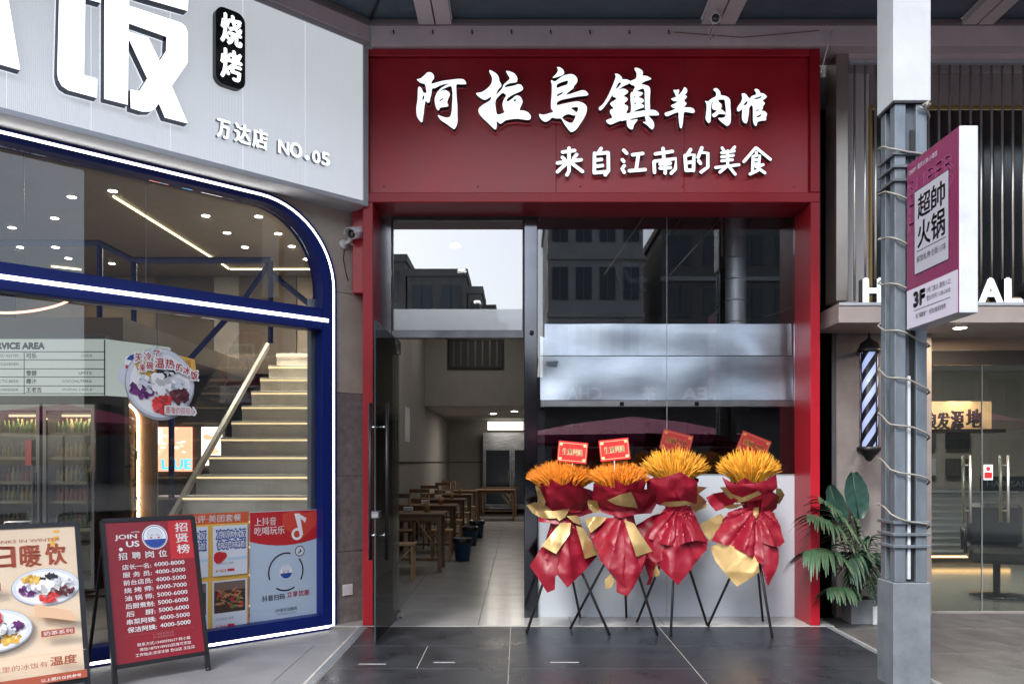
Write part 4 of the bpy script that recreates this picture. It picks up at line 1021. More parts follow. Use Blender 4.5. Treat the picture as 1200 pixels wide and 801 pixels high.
for body, r, y_ in (('可乐', 'COCA', 416.5), ('', '', 427), ('雪碧', 'SPITE', 437), ('椰汁', 'COCONUTMILK', 446.5), ('王老吉', 'WANG LAO JI', 456.5)):
    if body:
        pr.text(body, bx(31), bx(31 + 6 * len(body)), bz(y_ + 3), bz(y_ - 3), INK, .03); pr.text(r, bx(108 - 3.2 * len(r)), bx(108), bz(y_ + 1.6), bz(y_ - 1.6), INK, .0)
for r, y_ in (('WUSU ASSTEE', 416.5), ('HOEGAARDEN', 426.5), ('ARCTICBEER', 446.5), ('BUDWEISER', 456.5)): pr.text(r, bx(-8), bx(22), bz(y_ + 1.6), bz(y_ - 1.6), INK, .0)
pr.build('printed_menu', t)

# drinks fridges
def bottle(mb, x, y, z, r, h, m, mc):
    mb.lathe([(r, 0), (r, h * .6), (r * .4, h * .78), (r * .38, h * .95)], (x, y, z), 7, m); mb.lathe([(r * .45, h * .95), (r * .45, h)], (x, y, z), 6, mc)
BOT = [mat('bottle_green', (.04, .10, .02), .2), mat('bottle_amber', (.20, .08, .015), .2), mat('bottle_white', (.34, .28, .18), .4), mat('can_red', (.4, .03, .02), .3), mat('bottle_yellow', (.5, .33, .05), .3)]
def drinks_fridge(x0, label, pal):
    t = thing('drinks_fridge', label, 'fridge', (x0, 8.3, 0), 0, 'drinks fridges in the dessert shop')
    wd = .52; b = MB(); b.box(0, .03, 0, .55, .1, 2.0); b.box(wd - .03, wd, 0, .55, .1, 2.0); b.box(.03, wd - .03, .5, .55, .1, 2.0); b.box(.03, wd - .03, 0, .5, 1.9, 2.0); b.box(.03, wd - .03, 0, .5, .1, .25)
    b.build('cabinet', BLK, t)
    inn = MB().box(.035, wd - .035, .47, .498, .26, 1.9).build('back_panel', mat('fridge_inner', (.14, .10, .045), .6), t)
    for k, py in enumerate((509, 537, 565.6, 588, 620)):
        z = ZZ(py, 8.4); s = MB().box(.032, wd - .032, .04, .46, z - .012, z, b=.002).build('shelf', CHROME, t)
        MB().box(.032, wd - .032, .034, .038, z - .012, z + .02).build('shelf_rail', mat('shelf_edge', (.32, .24, .12), .4), s)
        b = MB()
        for i in range(9):
            for j in range(2):
                m = BOT[pal[k]] if random.random() < .8 else random.choice(BOT)
                bottle(b, .07 + i * .048, .12 + j * .15, z + .001, .019, random.uniform(.13, .19), m, random.choice((BOT[3], BOT[2], BOT[4])))
        b.build('bottles', None, s, kind='stuff', fix=False)
    MB().box(.035, wd - .035, .25, .26, 1.87, 1.895).build('tube_light', mat('fridge_tube', (1, .9, .6), .5, emit=.5, ecol=(1, .85, .55)), t)
    d = MB(); d.box(0, .035, -.03, -.002, .12, 1.98); d.box(wd - .035, wd, -.03, -.002, .12, 1.98); d.box(.035, wd - .035, -.03, -.002, 1.92, 1.98); d.box(.035, wd - .035, -.03, -.002, .12, .2)
    dd = d.build('door', BLKG, t); MB().box(.036, wd - .036, -.02, -.012, .2, 1.92).build('pane', G_FRI, dd)
    MB().box(wd - .06, wd - .04, -.06, -.035, .8, 1.3, b=.004).build('handle', BLK, dd)
    area('fridge_light', (wd / 2, .2, 1.85), .3, 1.6, (1, .72, .38), t)
    return t
drinks_fridge(XX(52, 8.3), 'tall black drinks fridge beside the dark partition, right one', (0, 4, 4, 3, 0))
drinks_fridge(XX(-12, 8.3), 'tall black drinks fridge left of the narrow divider', (0, 0, 3, 4, 1))
drinks_fridge(XX(-76, 8.3), 'tall black drinks fridge cut by the left picture edge', (1, 0, 3, 4, 0))
o = MB().box(XX(30, 8.24), XX(37, 8.24), 8.235, 8.24, ZZ(545, 8.24), ZZ(515, 8.24)).build('red_tag', POSTR2); tag(o, 'narrow red label hanging on the fridge door', 'label')
o = MB().box(XX(112, 8.6), XX(146, 8.6), 8.6, 8.7, 0, 2.3).build('partition', mat('dark_wood', (.035, .022, .018), .4, var=.2), None); tag(o, 'dark partition panel right of the drinks fridges', 'partition')
# arch niche with light, bamboo, far posters
t = thing('arch_niche', 'tan pillar with a glowing arched light line', 'pillar', W(146, 541, 9.2)[:2] + (0,))
aw = XX(178, 9.2) - XX(146, 9.2); ah = ZZ(470, 9.2)
MB().box(0, aw, 0, .15, 0, ah + .1).build('pillar', mat('tan_wall', (.30, .17, .10), .6, var=.1), t)
xr = XX(163, 9.2) - XX(146, 9.2)
pts = [(xr, -.02, .3), (xr, -.02, ah - .22)] + [(xr - .2 + .2 * math.cos(a), -.02, ah - .22 + .2 * math.sin(a)) for a in [PI / 2 * k / 8 for k in range(1, 7)]]
MB().tube(pts, .014, 6).build('light_line', mat('arch_light', (1, .85, .65), .5, emit=4, ecol=(1, .78, .5)), t)
def leafblade(mb, base, d, up, L, wd, m=None, bend=.3, n=4, fold=.0):
    d = d.normalized(); sd = d.cross(up); sd = sd.normalized() if sd.length > 1e-4 else Vector((1, 0, 0)); vs = []; fs = []
    for i in range(n + 1):
        s = i / n; c = base + d * L * s + Vector((0, 0, -1)) * bend * L * s * s; ww = wd * math.sin(PI * min(.97, s * .9 + .08)) ** .7 * .5
        vs += [c - sd * ww, c + Vector((0, 0, -fold * ww)), c + sd * ww]
    for i in range(n):
        a = i * 3; fs += [(a, a + 1, a + 4, a + 3), (a + 1, a + 2, a + 5, a + 4)]
    mb.add(vs, fs, m, True)
t = thing('bamboo_plant', 'thin leafy bamboo beside the glowing arch line', 'plant', W(158, 541, 8.8)[:2] + (0,))
MB().lathe([(.1, 0), (.13, .25), (.11, .25)], seg=14).build('pot', BLK, t)
st = MB(); lf = MB(); random.seed(5)
for k in range(6):
    a = random.uniform(0, 6.28); tp = Vector((.08 * math.cos(a), .08 * math.sin(a), random.uniform(1.4, 1.95))); bs = Vector((.04 * math.cos(a), .04 * math.sin(a), .2))
    st.tube([bs, tp], .006, 5)
    for j in range(22):
        s = random.uniform(.3, 1); p_ = bs.lerp(tp, s); a2 = random.uniform(0, 6.28); leafblade(lf, p_, Vector((math.cos(a2), math.sin(a2), .3)), Vector((0, 0, 1)), .13, .022, bend=.6, n=3)
st.build('stem', STEMM, t); lf.build('foliage', mat('bamboo_leaf', (.10, .13, .02), .5, var=.3), t, kind='stuff', fix=False)
YP = 12.5
t = thing('far_shopfront', 'bright orange and white backlit posters deep inside the left shop', 'display', W(175, 541, YP)[:2] + (0,))
def fx(px): return XX(px, YP) - XX(175, YP)
LITP = mat('backlit_orange', (.8, .35, .2), .5, emit=.85, ecol=(1, .42, .25)); LITW = mat('backlit_white', (.9, .85, .8), .5, emit=1.0, ecol=(1, .9, .85)); LITB = mat('backlit_blue', (.1, .6, .9), .5, emit=.7, ecol=(.1, .62, 1))
MB().box(fx(175), fx(224), 0, .05, ZZ(552, YP), ZZ(500, YP)).build('poster', LITP, t); MB().box(fx(236), fx(259), 0, .05, ZZ(545, YP), ZZ(500, YP)).build('poster', LITW, t)
pr = Print(FRONT)
for k in range(14):
    px = random.uniform(177, 216); py = random.uniform(505, 535); pr.rect(fx(px), fx(px + random.uniform(3, 8)), ZZ(py + 1.5, YP), ZZ(py, YP), LITW)
pr.rect(fx(175), fx(190), ZZ(520, YP), ZZ(501, YP), LITW); pr.text('LIUE', fx(190), fx(224), ZZ(549, YP), ZZ(538, YP), LITB, .05)
pr.ell(fx(250), ZZ(528, YP), .08, .06, LITP, 10, wob=.3); pr.ell(fx(243), ZZ(512, YP), .07, .05, LITP, 8, wob=.3)
pr.build('printed_face', t)
MB().box(fx(172), fx(262), .06, .12, 0, 2.7).build('backing_wall', LWD, t)
t = thing('service_counter', 'low grey counter with stools at the foot of the stairs', 'counter', (-5.2, 10.4, 0))
MB().box(0, 1.3, 0, .5, 0, .92).build('body', LW, t); MB().box(-.03, 1.33, -.03, .53, .921, .96, b=.004).build('countertop', PALE, t)

# ================================================================== A-frame signs
def aframe(label, loc, rz, w_, h_, lean, face):
    t = thing('a_frame_sign', label, 'sandwich board', loc, rz, 'folding pavement signs')
    L = math.hypot(h_, lean); up = Vector((0, lean, h_)).normalized()
    fr = Frame((0, 0, 0), (1, 0, 0), up)
    def bar(a, b_, r=.014):
        A = fr.p(*a); B = fr.p(*b_); m = MB(); d = (B - A).normalized(); s = d.cross(fr.n)
        vs = []
        for P_ in (A, B):
            for i, j in ((-1, -1), (1, -1), (1, 1), (-1, 1)): vs.append(P_ + s * r * i + fr.n * r * j)
        return m.add(vs, [(0, 1, 2, 3), (7, 6, 5, 4), (0, 4, 5, 1), (1, 5, 6, 2), (2, 6, 7, 3), (3, 7, 4, 0)])
    lo = .12
    for s in (-1, 1): bar((s * w_ / 2, 0), (s * w_ / 2, L)).build('side_rail', BLK, t)
    bar((-w_ / 2, lo), (w_ / 2, lo)).build('bottom_rail', BLK, t); bar((-w_ / 2, L), (w_ / 2, L)).build('top_rail', BLK, t)
    for s in (-1, 1):
        A = Vector((s * (w_ / 2 - .02), lean * .98, h_ * .97)); B = Vector((s * (w_ / 2 - .02), lean * 2 + .1, 0))
        MB().tube([A, B], .013, 4, smooth=False).build('rear_leg', BLK, t)
        MB().tube([fr.p(s * w_ / 2, -.002), fr.p(s * w_ / 2, .02)], .018, 8).build('rubber_foot', BLKG, t)
    pv = [fr.p(-w_ / 2 + .012, lo + .012, -.002), fr.p(w_ / 2 - .012, lo + .012, -.002), fr.p(w_ / 2 - .012, L - .012, -.002), fr.p(-w_ / 2 + .012, L - .012, -.002)]
    pv2 = [p_ + fr.n * .008 for p_ in pv]
    MB().add(pv + pv2, [(3, 2, 1, 0), (4, 5, 6, 7), (0, 1, 5, 4), (1, 2, 6, 5), (2, 3, 7, 6), (3, 0, 4, 7)]).build('board', face, t)
    F2 = Frame(fr.p(-w_ / 2 + .012, lo + .012, .006), (1, 0, 0), up)
    return t, F2, w_ - .024, L - lo - .024, fr
# red recruitment board
t, F2, bw, bh, fr = aframe('dark red recruitment sandwich board listing jobs and pay', (-2.35, 5.42, -.03), THL, .60, 1.04, .27, POSTR)
pr = Print(F2)
Tx = lambda s, u0, u1, v0, v1, m, off=.015, **k: pr.text(s, u0 * bw, u1 * bw, v0 * bh, v1 * bh, m, off, **k)
pr.rect(.71 * bw, .985 * bw, .70 * bh, .99 * bh, POSTR2)
for i, c_ in enumerate('招贤榜'): Tx(c_, .79, .94, .905 - i * .082, .972 - i * .082, WPRT, .02)
Tx('JOIN', .10, .34, .865, .905, WPRT, .04); Tx('US', .22, .36, .815, .855, WPRT, .04); pr.ell(.155 * bw, .80 * bh, .012, .012, WPRT); Tx('ASTER', .28, .38, .915, .925, WPRT, 0)
emblem(pr, .545 * bw, .875 * bh, .085)
for i, c_ in enumerate('招聘岗位'): Tx(c_, .12 + i * .15, .215 + i * .15, .725, .775, WPRT, .02)
rws = [('店长一名:', '6000-8000'), ('服 务 员:', '4000-5000'), ('前台店员:', '4000-5000'), ('烧 烤 师:', '6000-7000'), ('油 锅 师:', '5000-6000'), ('后厨煮制:', '5000-6000'), ('后    厨:', '5000-6000'), ('串菜阿姨:', '4000-5000'), ('保洁阿姨:', '4000-5000')]
for i, (a, b__) in enumerate(rws):
    v = .672 - i * .0555; Tx(a, .15, .47, v - .02, v + .017, WPRT, .02); Tx(b__, .51, .86, v - .013, v + .016, WPRT, .02)
Tx('5-10月月休2天', .42, .66, .165, .18, mat('pink_print', (.5, .2, .2), .5), 0); Tx('10-4月月休4天', .42, .66, .145, .16, mat('pink_print', (.5, .2, .2), .5), 0)
Tx('联系方式:13400595677 韩小姐', .24, .84, .105, .128, WPRT, .0); Tx('微信:18759189555四海可添加', .26, .84, .07, .093, WPRT, .0); Tx('工作地点:凉凉冰饭 仓山店 王庄店', .21, .88, .035, .058, WPRT, .0)
for u0, u1, v0, v1 in ((.12, .90, .70, .703), (.12, .90, .185, .188)): pr.rect(u0 * bw, u1 * bw, v0 * bh, v1 * bh, mat('line_red', (.38, .05, .05), .5))
pr.build('printed_face', t)
# cream drinks board
t, F2, bw, bh, fr = aframe('cream sandwich board of winter drinks with two fruit bowls', (-2.84, 4.72, -.03), R_(41), .66, 1.04, .30, CREAM)
pr = Print(F2)
for k in range(5): pr.ell((.85 + random.uniform(-.1, .1)) * bw, (.93 + random.uniform(-.05, .05)) * bh, .02, .012, YELP, 7, wob=.3)
Tx('HOT DRINKS IN WINTER', .1, .86, .905, .925, BRWN, .0)
for i, c_ in enumerate('冬日暖饮'): Tx(c_, .09 + i * .215, .26 + i * .215, .745, .885, BRWN, .03, warp=.06)
bowl(pr, .72 * bw, .605 * bh, .185, .115, 11); bowl(pr, .27 * bw, .36 * bh, .20, .125, 12, -1)
pr.rect(.64 * bw, .92 * bw, .285 * bh, .325 * bh, BRWN); Tx('奶茶系列', .66, .90, .292, .318, WPRT, .01); pr.rect(.05 * bw, .34 * bw, .60 * bh, .65 * bh, BRWN); Tx('热饮系列', .07, .32, .61, .64, WPRT, .01)
pr.poly([(.6 * bw, .5 * bh), (.9 * bw, .43 * bh), (.95 * bw, .36 * bh), (.6 * bw, .42 * bh)], mat('peach_print', (.68, .44, .27), .5))
Tx('这里的冰饭有', .24, .68, .10, .135, BRWN, .0); Tx('温度', .70, .92, .10, .155, BRWN, .03)
pr.ell(.10 * bw, .115 * bh, .08, .045, YELP, 12); Tx('冰饭', .04, .16, .095, .135, BRWN, .02)
pr.rect(0, bw, 0, .05 * bh, BRWN); Tx('以上图片仅供参考', .62, .95, .01, .03, WPRT, 0); pr.rect(0, bw, .175 * bh, .178 * bh, mat('peach_print', (.68, .44, .27), .5))
pr.build('printed_face', t)
A = fr.p(-.06, math.hypot(1.04, .30)); MB().tube([A, A + Vector((0, 0, .03)), A + Vector((.14, 0, .03)), A + Vector((.14, 0, 0))], .005, 6).build('handle', CHROME, t)

# ================================================================== canopy
YC = 6.96; ZC = 5.15
t = thing('canopy', 'dark glass canopy on pinkish grey metal beams above the shops', 'canopy', (0, YC, 0))
def cb_(name, x0, x1, y0, y1, z0, z1, m=PINKG, b=.004): return MB().box(x0, x1, y0 - YC, y1 - YC, z0, z1, b=b).build(name, m, t)
XM = XX(435, YC)
cb_('wall_beam', XM, 9, YC, YC + .35, ZF1 + .006, ZC - .002)
cb_('beam_lip', XM, 9, YC - .03, YC - .001, ZC - .05, ZC - .004, mat('canopy_metal_dark', (.16, .145, .15), .45))
Lc = (U.x, U.y)
def along(a0, a1, d0, d1, z0, z1, name, m=PINKG):
    ps = [P0 + U * a + NO * d for a, d in ((a0, d0), (a1, d0), (a1, d1), (a0, d1))]
    vs = [(p_.x, p_.y - YC, z) for z in (z0, z1) for p_ in ps]
    return MB().add(vs, [(3, 2, 1, 0), (4, 5, 6, 7), (0, 1, 5, 4), (1, 2, 6, 5), (2, 3, 7, 6), (3, 0, 4, 7)]).build(name, m, t)
along(-8, AR - .01, .02, D + .02, ZS1 + .003, ZC - .003, 'angled_beam'); along(-8, AR - .01, D + .022, D + .05, ZC - .05, ZC - .005, 'angled_lip', mat('canopy_metal_dark', (.16, .145, .15), .45))
bxs = [(-3.6, -3.35), (XX(492, 7.0), XX(530, 7.0)), (XX(820, 7.0), XX(859, 7.0)), (XX(1122, 7.0), XX(1158, 7.0)), (6.4, 6.65)]
prev = -9.0
for i, (a, b__) in enumerate(bxs):
    if a > -3: 
        cb_('cross_beam', a, (a + b__) / 2 - .006, 4.95, YC - .032, ZC - .055, ZC + .1); cb_('cross_beam', (a + b__) / 2 + .006, b__, 4.95, YC - .032, ZC - .055, ZC + .1)
        cb_('beam_core', (a + b__) / 2 - .0055, (a + b__) / 2 + .0055, 4.95, YC - .032, ZC - .03, ZC + .1, BLK, 0)
for x0, x1 in ((XX(530, 7.0) + .004, XX(820, 7.0) - .004), (XX(859, 7.0) + .004, XX(1122, 7.0) - .004), (XX(1158, 7.0) + .004, 9)):
    cb_('glass_panel', x0, x1, 4.95, YC + .002, ZC, ZC + .015, CGL, 0)
p1 = P0 + U * (AR - .01) + NO * (D + .02); p2 = P0 + U * -8 + NO * (D + .02)
xb = XX(492, 7.0) - .004
p3 = p2 + NO * 1.9
flatv = [(xb, 4.95), (xb, YC), (p1.x, p1.y), (p2.x, p2.y), (p3.x, p3.y), (p1.x + .9, 4.95)]
n = len(flatv); MB().add([(x_, y_ - YC, z) for z in (ZC, ZC + .015) for x_, y_ in flatv], [tuple(range(n)), tuple(range(n, 2 * n))] + [(i, (i + 1) % n, (i + 1) % n + n, i + n) for i in range(n)]).build('glass_panel', CGL, t)
along(-8, AR, .02, .1, ZC + .002, ZC + .02, 'cover')
cb_('front_beam', p1.x + .9, 9, 4.85, 4.947, ZC - .08, ZC + .12)
# mitre joint rod
MB().tube([(XX(434, 6.9), -.04, ZC - .012), (XX(448, 6.5), -.45, ZC - .012)], .012, 4).build('joint_strip', BLK, t)
for i in range(8):
    px = 461 + i * 46; MB().tube([(XX(px, YC), -.012, ZC - .09), (XX(px, YC) + .004, -.014, ZC - .125)], .006, 5).build('hook', BLK, t)

MB().box(-1.9, 9, 7.53, 7.62, 4.62, 6.5).build('upper_wall', WALLD, kind='structure')
along(-8, AE - .02, -.12, .015, zt + .004, 6.4, 'angled_upper_wall', WALLD)
# cctv cameras
t = lthing('bullet_camera', 'white bullet security camera on the beige stone corner', 'security camera')
ca, cz_ = LA(410, .12), LZ(410, 270, .12)
cz_ = LZ(408, 272, .15)
a0 = LA(403, .0) + .02
MB().tube([(a0 - .03, 0, cz_ - .07), (a0 - .03, -.025, cz_ - .07)], .04, 16).build('mount_plate', WHITE, t)
MB().tube([(a0 - .03, -.02, cz_ - .07), (a0 - .01, -.06, cz_ - .05), (a0, -.09, cz_ - .02)], [.016, .018, .022], 8).build('arm', WHITE, t)
B0 = Vector((a0 + .15, -.08, cz_ + .055)); B1 = Vector((a0 - .05, -.17, cz_ - .015))
hd = MB().tube([B0, B0.lerp(B1, .08), B0.lerp(B1, .92), B1], [.036, .046, .046, .042], 14).build('housing', WHITE, t)
dd = (B1 - B0).normalized(); MB().tube([B1 - dd * .002, B1 + dd * .004], .037, 14).build('lens_face', BLKG, t)
upv = (Vector((0, 0, 1)) - dd * dd.z).normalized(); sdv = dd.cross(upv); vs = []; fs = []
for q_ in (B0 + dd * .02, B1 + dd * .035):
    for rr in (.052, .056):
        for k in range(11): a = PI * (.02 + .96 * k / 10); vs.append(q_ + (sdv * math.cos(a) + upv * math.sin(a)) * rr)
for k in range(10): fs += [(k, k + 1, 22 + k + 1, 22 + k), (11 + k, 33 + k, 33 + k + 1, 11 + k + 1), (k, 11 + k, 12 + k, k + 1), (22 + k, 23 + k, 34 + k, 33 + k)]
fs += [(0, 22, 33, 11), (10, 21, 43, 32)]
MB().add(vs, fs).build('sun_visor', WHITE, t)
pts = [(a0 + .12, -.09, cz_ + .07)] + [(a0 + .17 + .10 * math.cos(a), -.06, cz_ + .0 + .085 * math.sin(a)) for a in [R_(v) for v in range(100, -110, -25)]] + [(a0 + .02, -.04, cz_ - .06)]
MB().tube(pts, .005, 6).build('cable', WHITE, t)
MB().tube([(a0 - .02, -.01, cz_ - .1), (a0 - .03, -.01, cz_ - .2), (a0 + .0, -.01, cz_ - .33), (a0 + .02, -.01, cz_ - .38)], .004, 5).build('black_cable', BLK, t)
c = W(838, 22, 6.7)
t = thing('hanging_camera', 'small white security camera under the canopy beam', 'security camera', c)
MB().tube([(0.01, .02, ZC - .06 - c[2]), (0, 0, .03)], .02, 8).build('mount', WHITE, t)
MB().tube([(.03, .05, .03), (-.01, -.06, -.03)], [.035, .04], 14).build('housing', WHITE, t); MB().tube([(-.011, -.061, -.0305), (-.0125, -.066, -.033)], .032, 14).build('lens_face', BLKG, t)
random.seed(2)
for k in range(3): MB().tube([(0, 0, -.02), (-.02 - .01 * k, .03, -.09), (.01 * k - .04, .04, -.15), (.03, .05, -.1)], .003, 5).build('cable', [WHITE, BLK, WHITE][k], t)
o = MB().tube([W(790, 38, 6.93), W(830, 41, 6.93), W(870, 44, 6.93), W(905, 41, 6.93), W(960, 36, 6.93)], .004, 5).build('sagging_cable', mat('brown_cable', (.2, .13, .08), .6)); tag(o, 'thin brown cable sagging along the canopy beam', 'cable')
o = MB().tube([W(975, 36, 6.93), W(970, 55, 6.93), W(962, 85, 6.93)], .005, 5).build('loose_cable', WHITE); tag(o, 'loose pale cable hanging at the red fascia right end', 'cable')

# ================================================================== salon
YS = 7.1
def sx_(px): return XX(px, YS)
salon = thing('salon_facade', 'upper salon facade of vertical polished rods over a dark recess', 'shop front', (sx_(983), YS, 0))
ox = sx_(983)
def sb(name, px0, px1, py0, py1, y0, y1, m, par=None, b=.003): return MB().box(sx_(px0) - ox, sx_(px1) - ox, y0, y1, ZZ(py1, YS), ZZ(py0, YS), b=b).build(name, m, par or salon)
PLAT = mat('salon_pale_metal', (.40, .37, .34), .4, metal=.3, var=.12, scale=3)
sb('steel_pilaster', 980, 994, 53, 352, 0, .25, mat('warm_steel', (.42, .38, .33), .32, metal=.8, var=.2, scale=2, stretch=(1, 1, .5)))
sb('header_panel', 994.5, 1420, 53, 71, .0, .3, PINKG)
sb('header_lip', 994.5, 1420, 71.5, 75, -.03, .02, PALE)
sb('back_panel', 994.5, 1028, 75.5, 352, .16, .2, mat('pale_curtain', (.62, .60, .60), .6))
sb('upper_back_panel', 1028.5, 1420, 75.5, 114, .16, .2, mat('salon_mauve', (.36, .32, .33), .5, var=.06))
sb('gold_trim', 1028.5, 1420, 114.5, 118, .15, .2, mat('gold_trim', (.42, .27, .08), .4, metal=.5))
sb('gold_upright', 1027, 1029.5, 118.5, 352, .12, .2, mat('gold_trim', (.42, .27, .08), .4))
sb('dark_glazing', 1030, 1420, 118.5, 352, .18, .19, mat('salon_dark_glass', (.018, .02, .022), .12, coat=.3))
sb('sill_trim', 1030, 1420, 346, 352, .05, .17, mat('gold_trim', (.42, .27, .08), .4))
rdm = MB().tube([(0, 0, ZZ(352, YS)), (0, 0, ZZ(75, YS))], .0105, 8).data('rod', CHROME)
px = 1003.0
while px < 1400: link('rod', rdm, salon, loc=(sx_(px) - ox, .03, 0)); px += 12.42
sb('gap_panel', 962, 979.5, 40, 352, .35, .4, WALLD)
ZL0, ZL1 = ZZ(378, 6.9), ZZ(355, 6.9)
ldg = thing('salon_ledge', 'grey brown ledge canopy over the salon entrance', 'ledge', (XX(983, 6.9), 6.9, 0))
MB().box(0, 3.4, 0, .82, ZL0, ZL1, b=.004).build('soffit_box', mat('ledge_stone', (.36, .31, .29), .45, var=.1, scale=3), ldg)
MB().box(.0, 3.4, -.012, -.0005, ZL1 - .02, ZL1 + .004).build('edge_trim', PALE, ldg)
# big letters
WLET2 = mat('salon_letter', (.8, .88, .92), .5, emit=.25, ecol=(.88, .97, 1))
t = thing('salon_letters', 'white block letters with black sides standing on the ledge', 'sign', (XX(1012, 6.94), 6.94, ZL1 + .006))
lo_ = XX(1012, 6.94)
FL = Frame((0, .05, 0))
for ch, a, b__ in (('H', 1013, 1033), ('A', 1037, 1059), ('I', 1063, 1069), ('R', 1074, 1094), ('S', 1124, 1143), ('A', 1148.5, 1174), ('L', 1179, 1197), ('O', 1203, 1226), ('N', 1231, 1252)):
    b = MB(); letter3d(b, ch, FL, XX(a, 6.905) - lo_, XX(b__, 6.905) - lo_, 0, .20, .085, WLET2, BLK, .045); b.build('letter', None, t)
# recess
YW = 7.5
MB().box(XX(961.5, 7.2) + .01, XX(978, YW), 7.46, 7.52, 0, 4.9).build('recess_side', WALLD, kind='structure')
o = MB().box(XX(978, YW), XX(1092, YW), YW, YW + .2, -.02, ZL0 - .002, b=.004).build('salon_pier', mat('salon_pier_stone', (.20, .18, .175), .4, var=.2, scale=4)); tag(o, 'grey brown stone pier between red post and salon door', 'wall')
yg = 7.72; 
def zx(px): return XX(px, yg)
t = thing('salon_glazing', 'frameless glass salon doors with paired steel pull handles', 'glass door', (zx(1148), yg, 0)); ox2 = zx(1148)
MB().box(zx(1086) - ox2, zx(1150) - ox2, -.006, .006, 0, ZZ(428, yg)).build('pane', G_SAL, t); MB().box(zx(1150.7) - ox2, zx(1290) - ox2, -.006, .006, 0, ZZ(428, yg)).build('door_leaf', G_SAL, t)
MB().box(zx(1150) - ox2, zx(1150.7) - ox2, -.007, .007, 0, ZZ(428, yg)).build('glass_joint', EDG, t)
MB().box(zx(1086) - ox2, zx(1290) - ox2, -.02, .03, ZZ(427.5, yg), ZZ(411, yg)).build('transom_bar', mat('salon_transom', (.07, .07, .07), .3, metal=.3), t)
MB().box(zx(1086) - ox2, zx(1290) - ox2, -.01, .03, ZZ(410.5, yg), ZL0 - .001).build('upper_panel', mat('salon_fascia', (.30, .24, .19), .4, var=.08), t)
pr = Print(Frame((0, -.0205, 0)))
for (px, yy) in ((1133, 1136.5), (1177, 1179.5)):
    h = MB()
    for dy in (-.06, .06): h.tube([(XX(px, yg) - ox2 + .0, dy, ZZ(612, yg)), (XX(px, yg) - ox2, dy, ZZ(533, yg))], .013, 10)
    for z in (ZZ(598, yg), ZZ(545, yg)): h.tube([(XX(px, yg) - ox2, -.06, z), (XX(px, yg) - ox2, .06, z)], .008, 8)
    h.build('handle', CHROME, t)
pr = Print(Frame((0, -.0065, 0))); pr.rect(zx(1152) - ox2, zx(1163) - ox2, ZZ(562, yg), ZZ(544, yg), WPRT); pr.ell(zx(1157.5) - ox2, ZZ(549, yg), .02, .02, POSTR2, 10); pr.rect(zx(1153) - ox2, zx(1162) - ox2, ZZ(560, yg), ZZ(553, yg), POSTR2); pr.build('door_sticker', t)
# salon interior
SX0, SX1, SY1 = 3.0, 8.5, 12.2
slabs('salon_floor', mat('salon_floor_tile', (.22, .22, .20), .16, var=.1), SX0, SX1, 7.71, SY1, .002, .8, .8, .003)
SW = mat('salon_wall', (.26, .25, .23), .6, var=.06)
MB().box(SX0, SX1, SY1, SY1 + .1, 0, 3.2).build('salon_back_wall', SW, kind='structure'); MB().box(SX0 - .1, SX0, 7.71, SY1, 0, 3.2).build('salon_side_wall', SW, kind='structure'); MB().box(SX1, SX1 + .1, 7.71, SY1, 0, 3.2).build('salon_far_wall', SW, kind='structure')
MB().box(SX0, SX1, 7.76, SY1, 2.95, 3.05).build('salon_ceiling', CEIL, kind='structure')
YN = 10.4
nx = lambda px: XX(px, YN)
t = thing('reception_sign', 'black characters backlit warm on the salon inner wall', 'sign', (nx(1087), YN, 0)); on = nx(1087)
MB().box(0, nx(1162) - on, 0, .1, ZZ(503, YN), ZZ(470, YN)).build('backing', mat('backlight_glow', (.30, .20, .11), .5, emit=.10, ecol=(1, .62, .3)), t)  # glowing box stands in for the soft light behind the characters
MB().box(0, nx(1165) - on, -.25, .1, ZZ(507, YN), ZZ(503.2, YN)).build('shelf', BLK, t)
for ch, a, b__, y0, y1 in (('浪', 1076, 1091, 484, 503), ('源', 1108, 1122, 482, 503), ('地', 1126, 1143, 480, 501), ('发', 1092, 1106, 484, 503)):
    b = MB(); letter3d(b, ch, Frame((0, -.12, 0)), nx(a) - on, nx(b__) - on, ZZ(y1, YN), ZZ(y0, YN), .03, INK, INK, .02); b.build('character', None, t)
area('wash_light', (.4, -.08, ZZ(470, YN)), .3, 1.8, (1, .7, .4), t)
t = thing('reception_desk', 'grey wave fronted reception desk with warm light under it', 'desk', (nx(1060), 11.2, 0))
MB().box(0, 1.9, 0, .5, .12, .98, b=.01).build('body', mat('desk_grey', (.25, .26, .25), .4, var=.1), t); MB().box(-.02, 1.92, -.03, .53, .981, 1.02, b=.004).build('desktop', PALE, t)
MB().box(.05, 1.85, .04, .07, .09, .118).build('glow_strip', mat('desk_glow', (1, .6, .25), .5, emit=2.2, ecol=(1, .55, .2)), t)
for i in range(9): MB().tube([(.02, -.012, .18 + i * .09), (1.88, -.012, .18 + i * .09)], .022, 6).build('rib', mat('desk_rib', (.30, .31, .30), .4), t)
o = MB(); o.lathe([(.03, 0), (.03, .14), (.012, .17), (.012, .2)], seg=10); o = o.build('pump_bottle', WHITE, loc=(nx(1094) + .35, 11.4, 1.022)); tag(o, 'small white pump bottle on the reception desk', 'bottle')
t = thing('salon_chair', 'black styling chair on a round metal foot inside the salon', 'chair', (XX(1168, 8.6), 8.6, .003), R_(-25))
MB().lathe([(.26, 0), (.26, .012), (.05, .03), (.035, .03), (.035, .35)], seg=24).build('foot', STEELD, t)
BL = mat('black_leather', (.014, .014, .015), .35, bump=.05)
MB().box(-.27, .27, -.25, .27, .35, .5, b=.04).build('seat', BL, t); MB().box(-.26, .26, .22, .33, .5, .95, b=.04).build('backrest', BL, t)
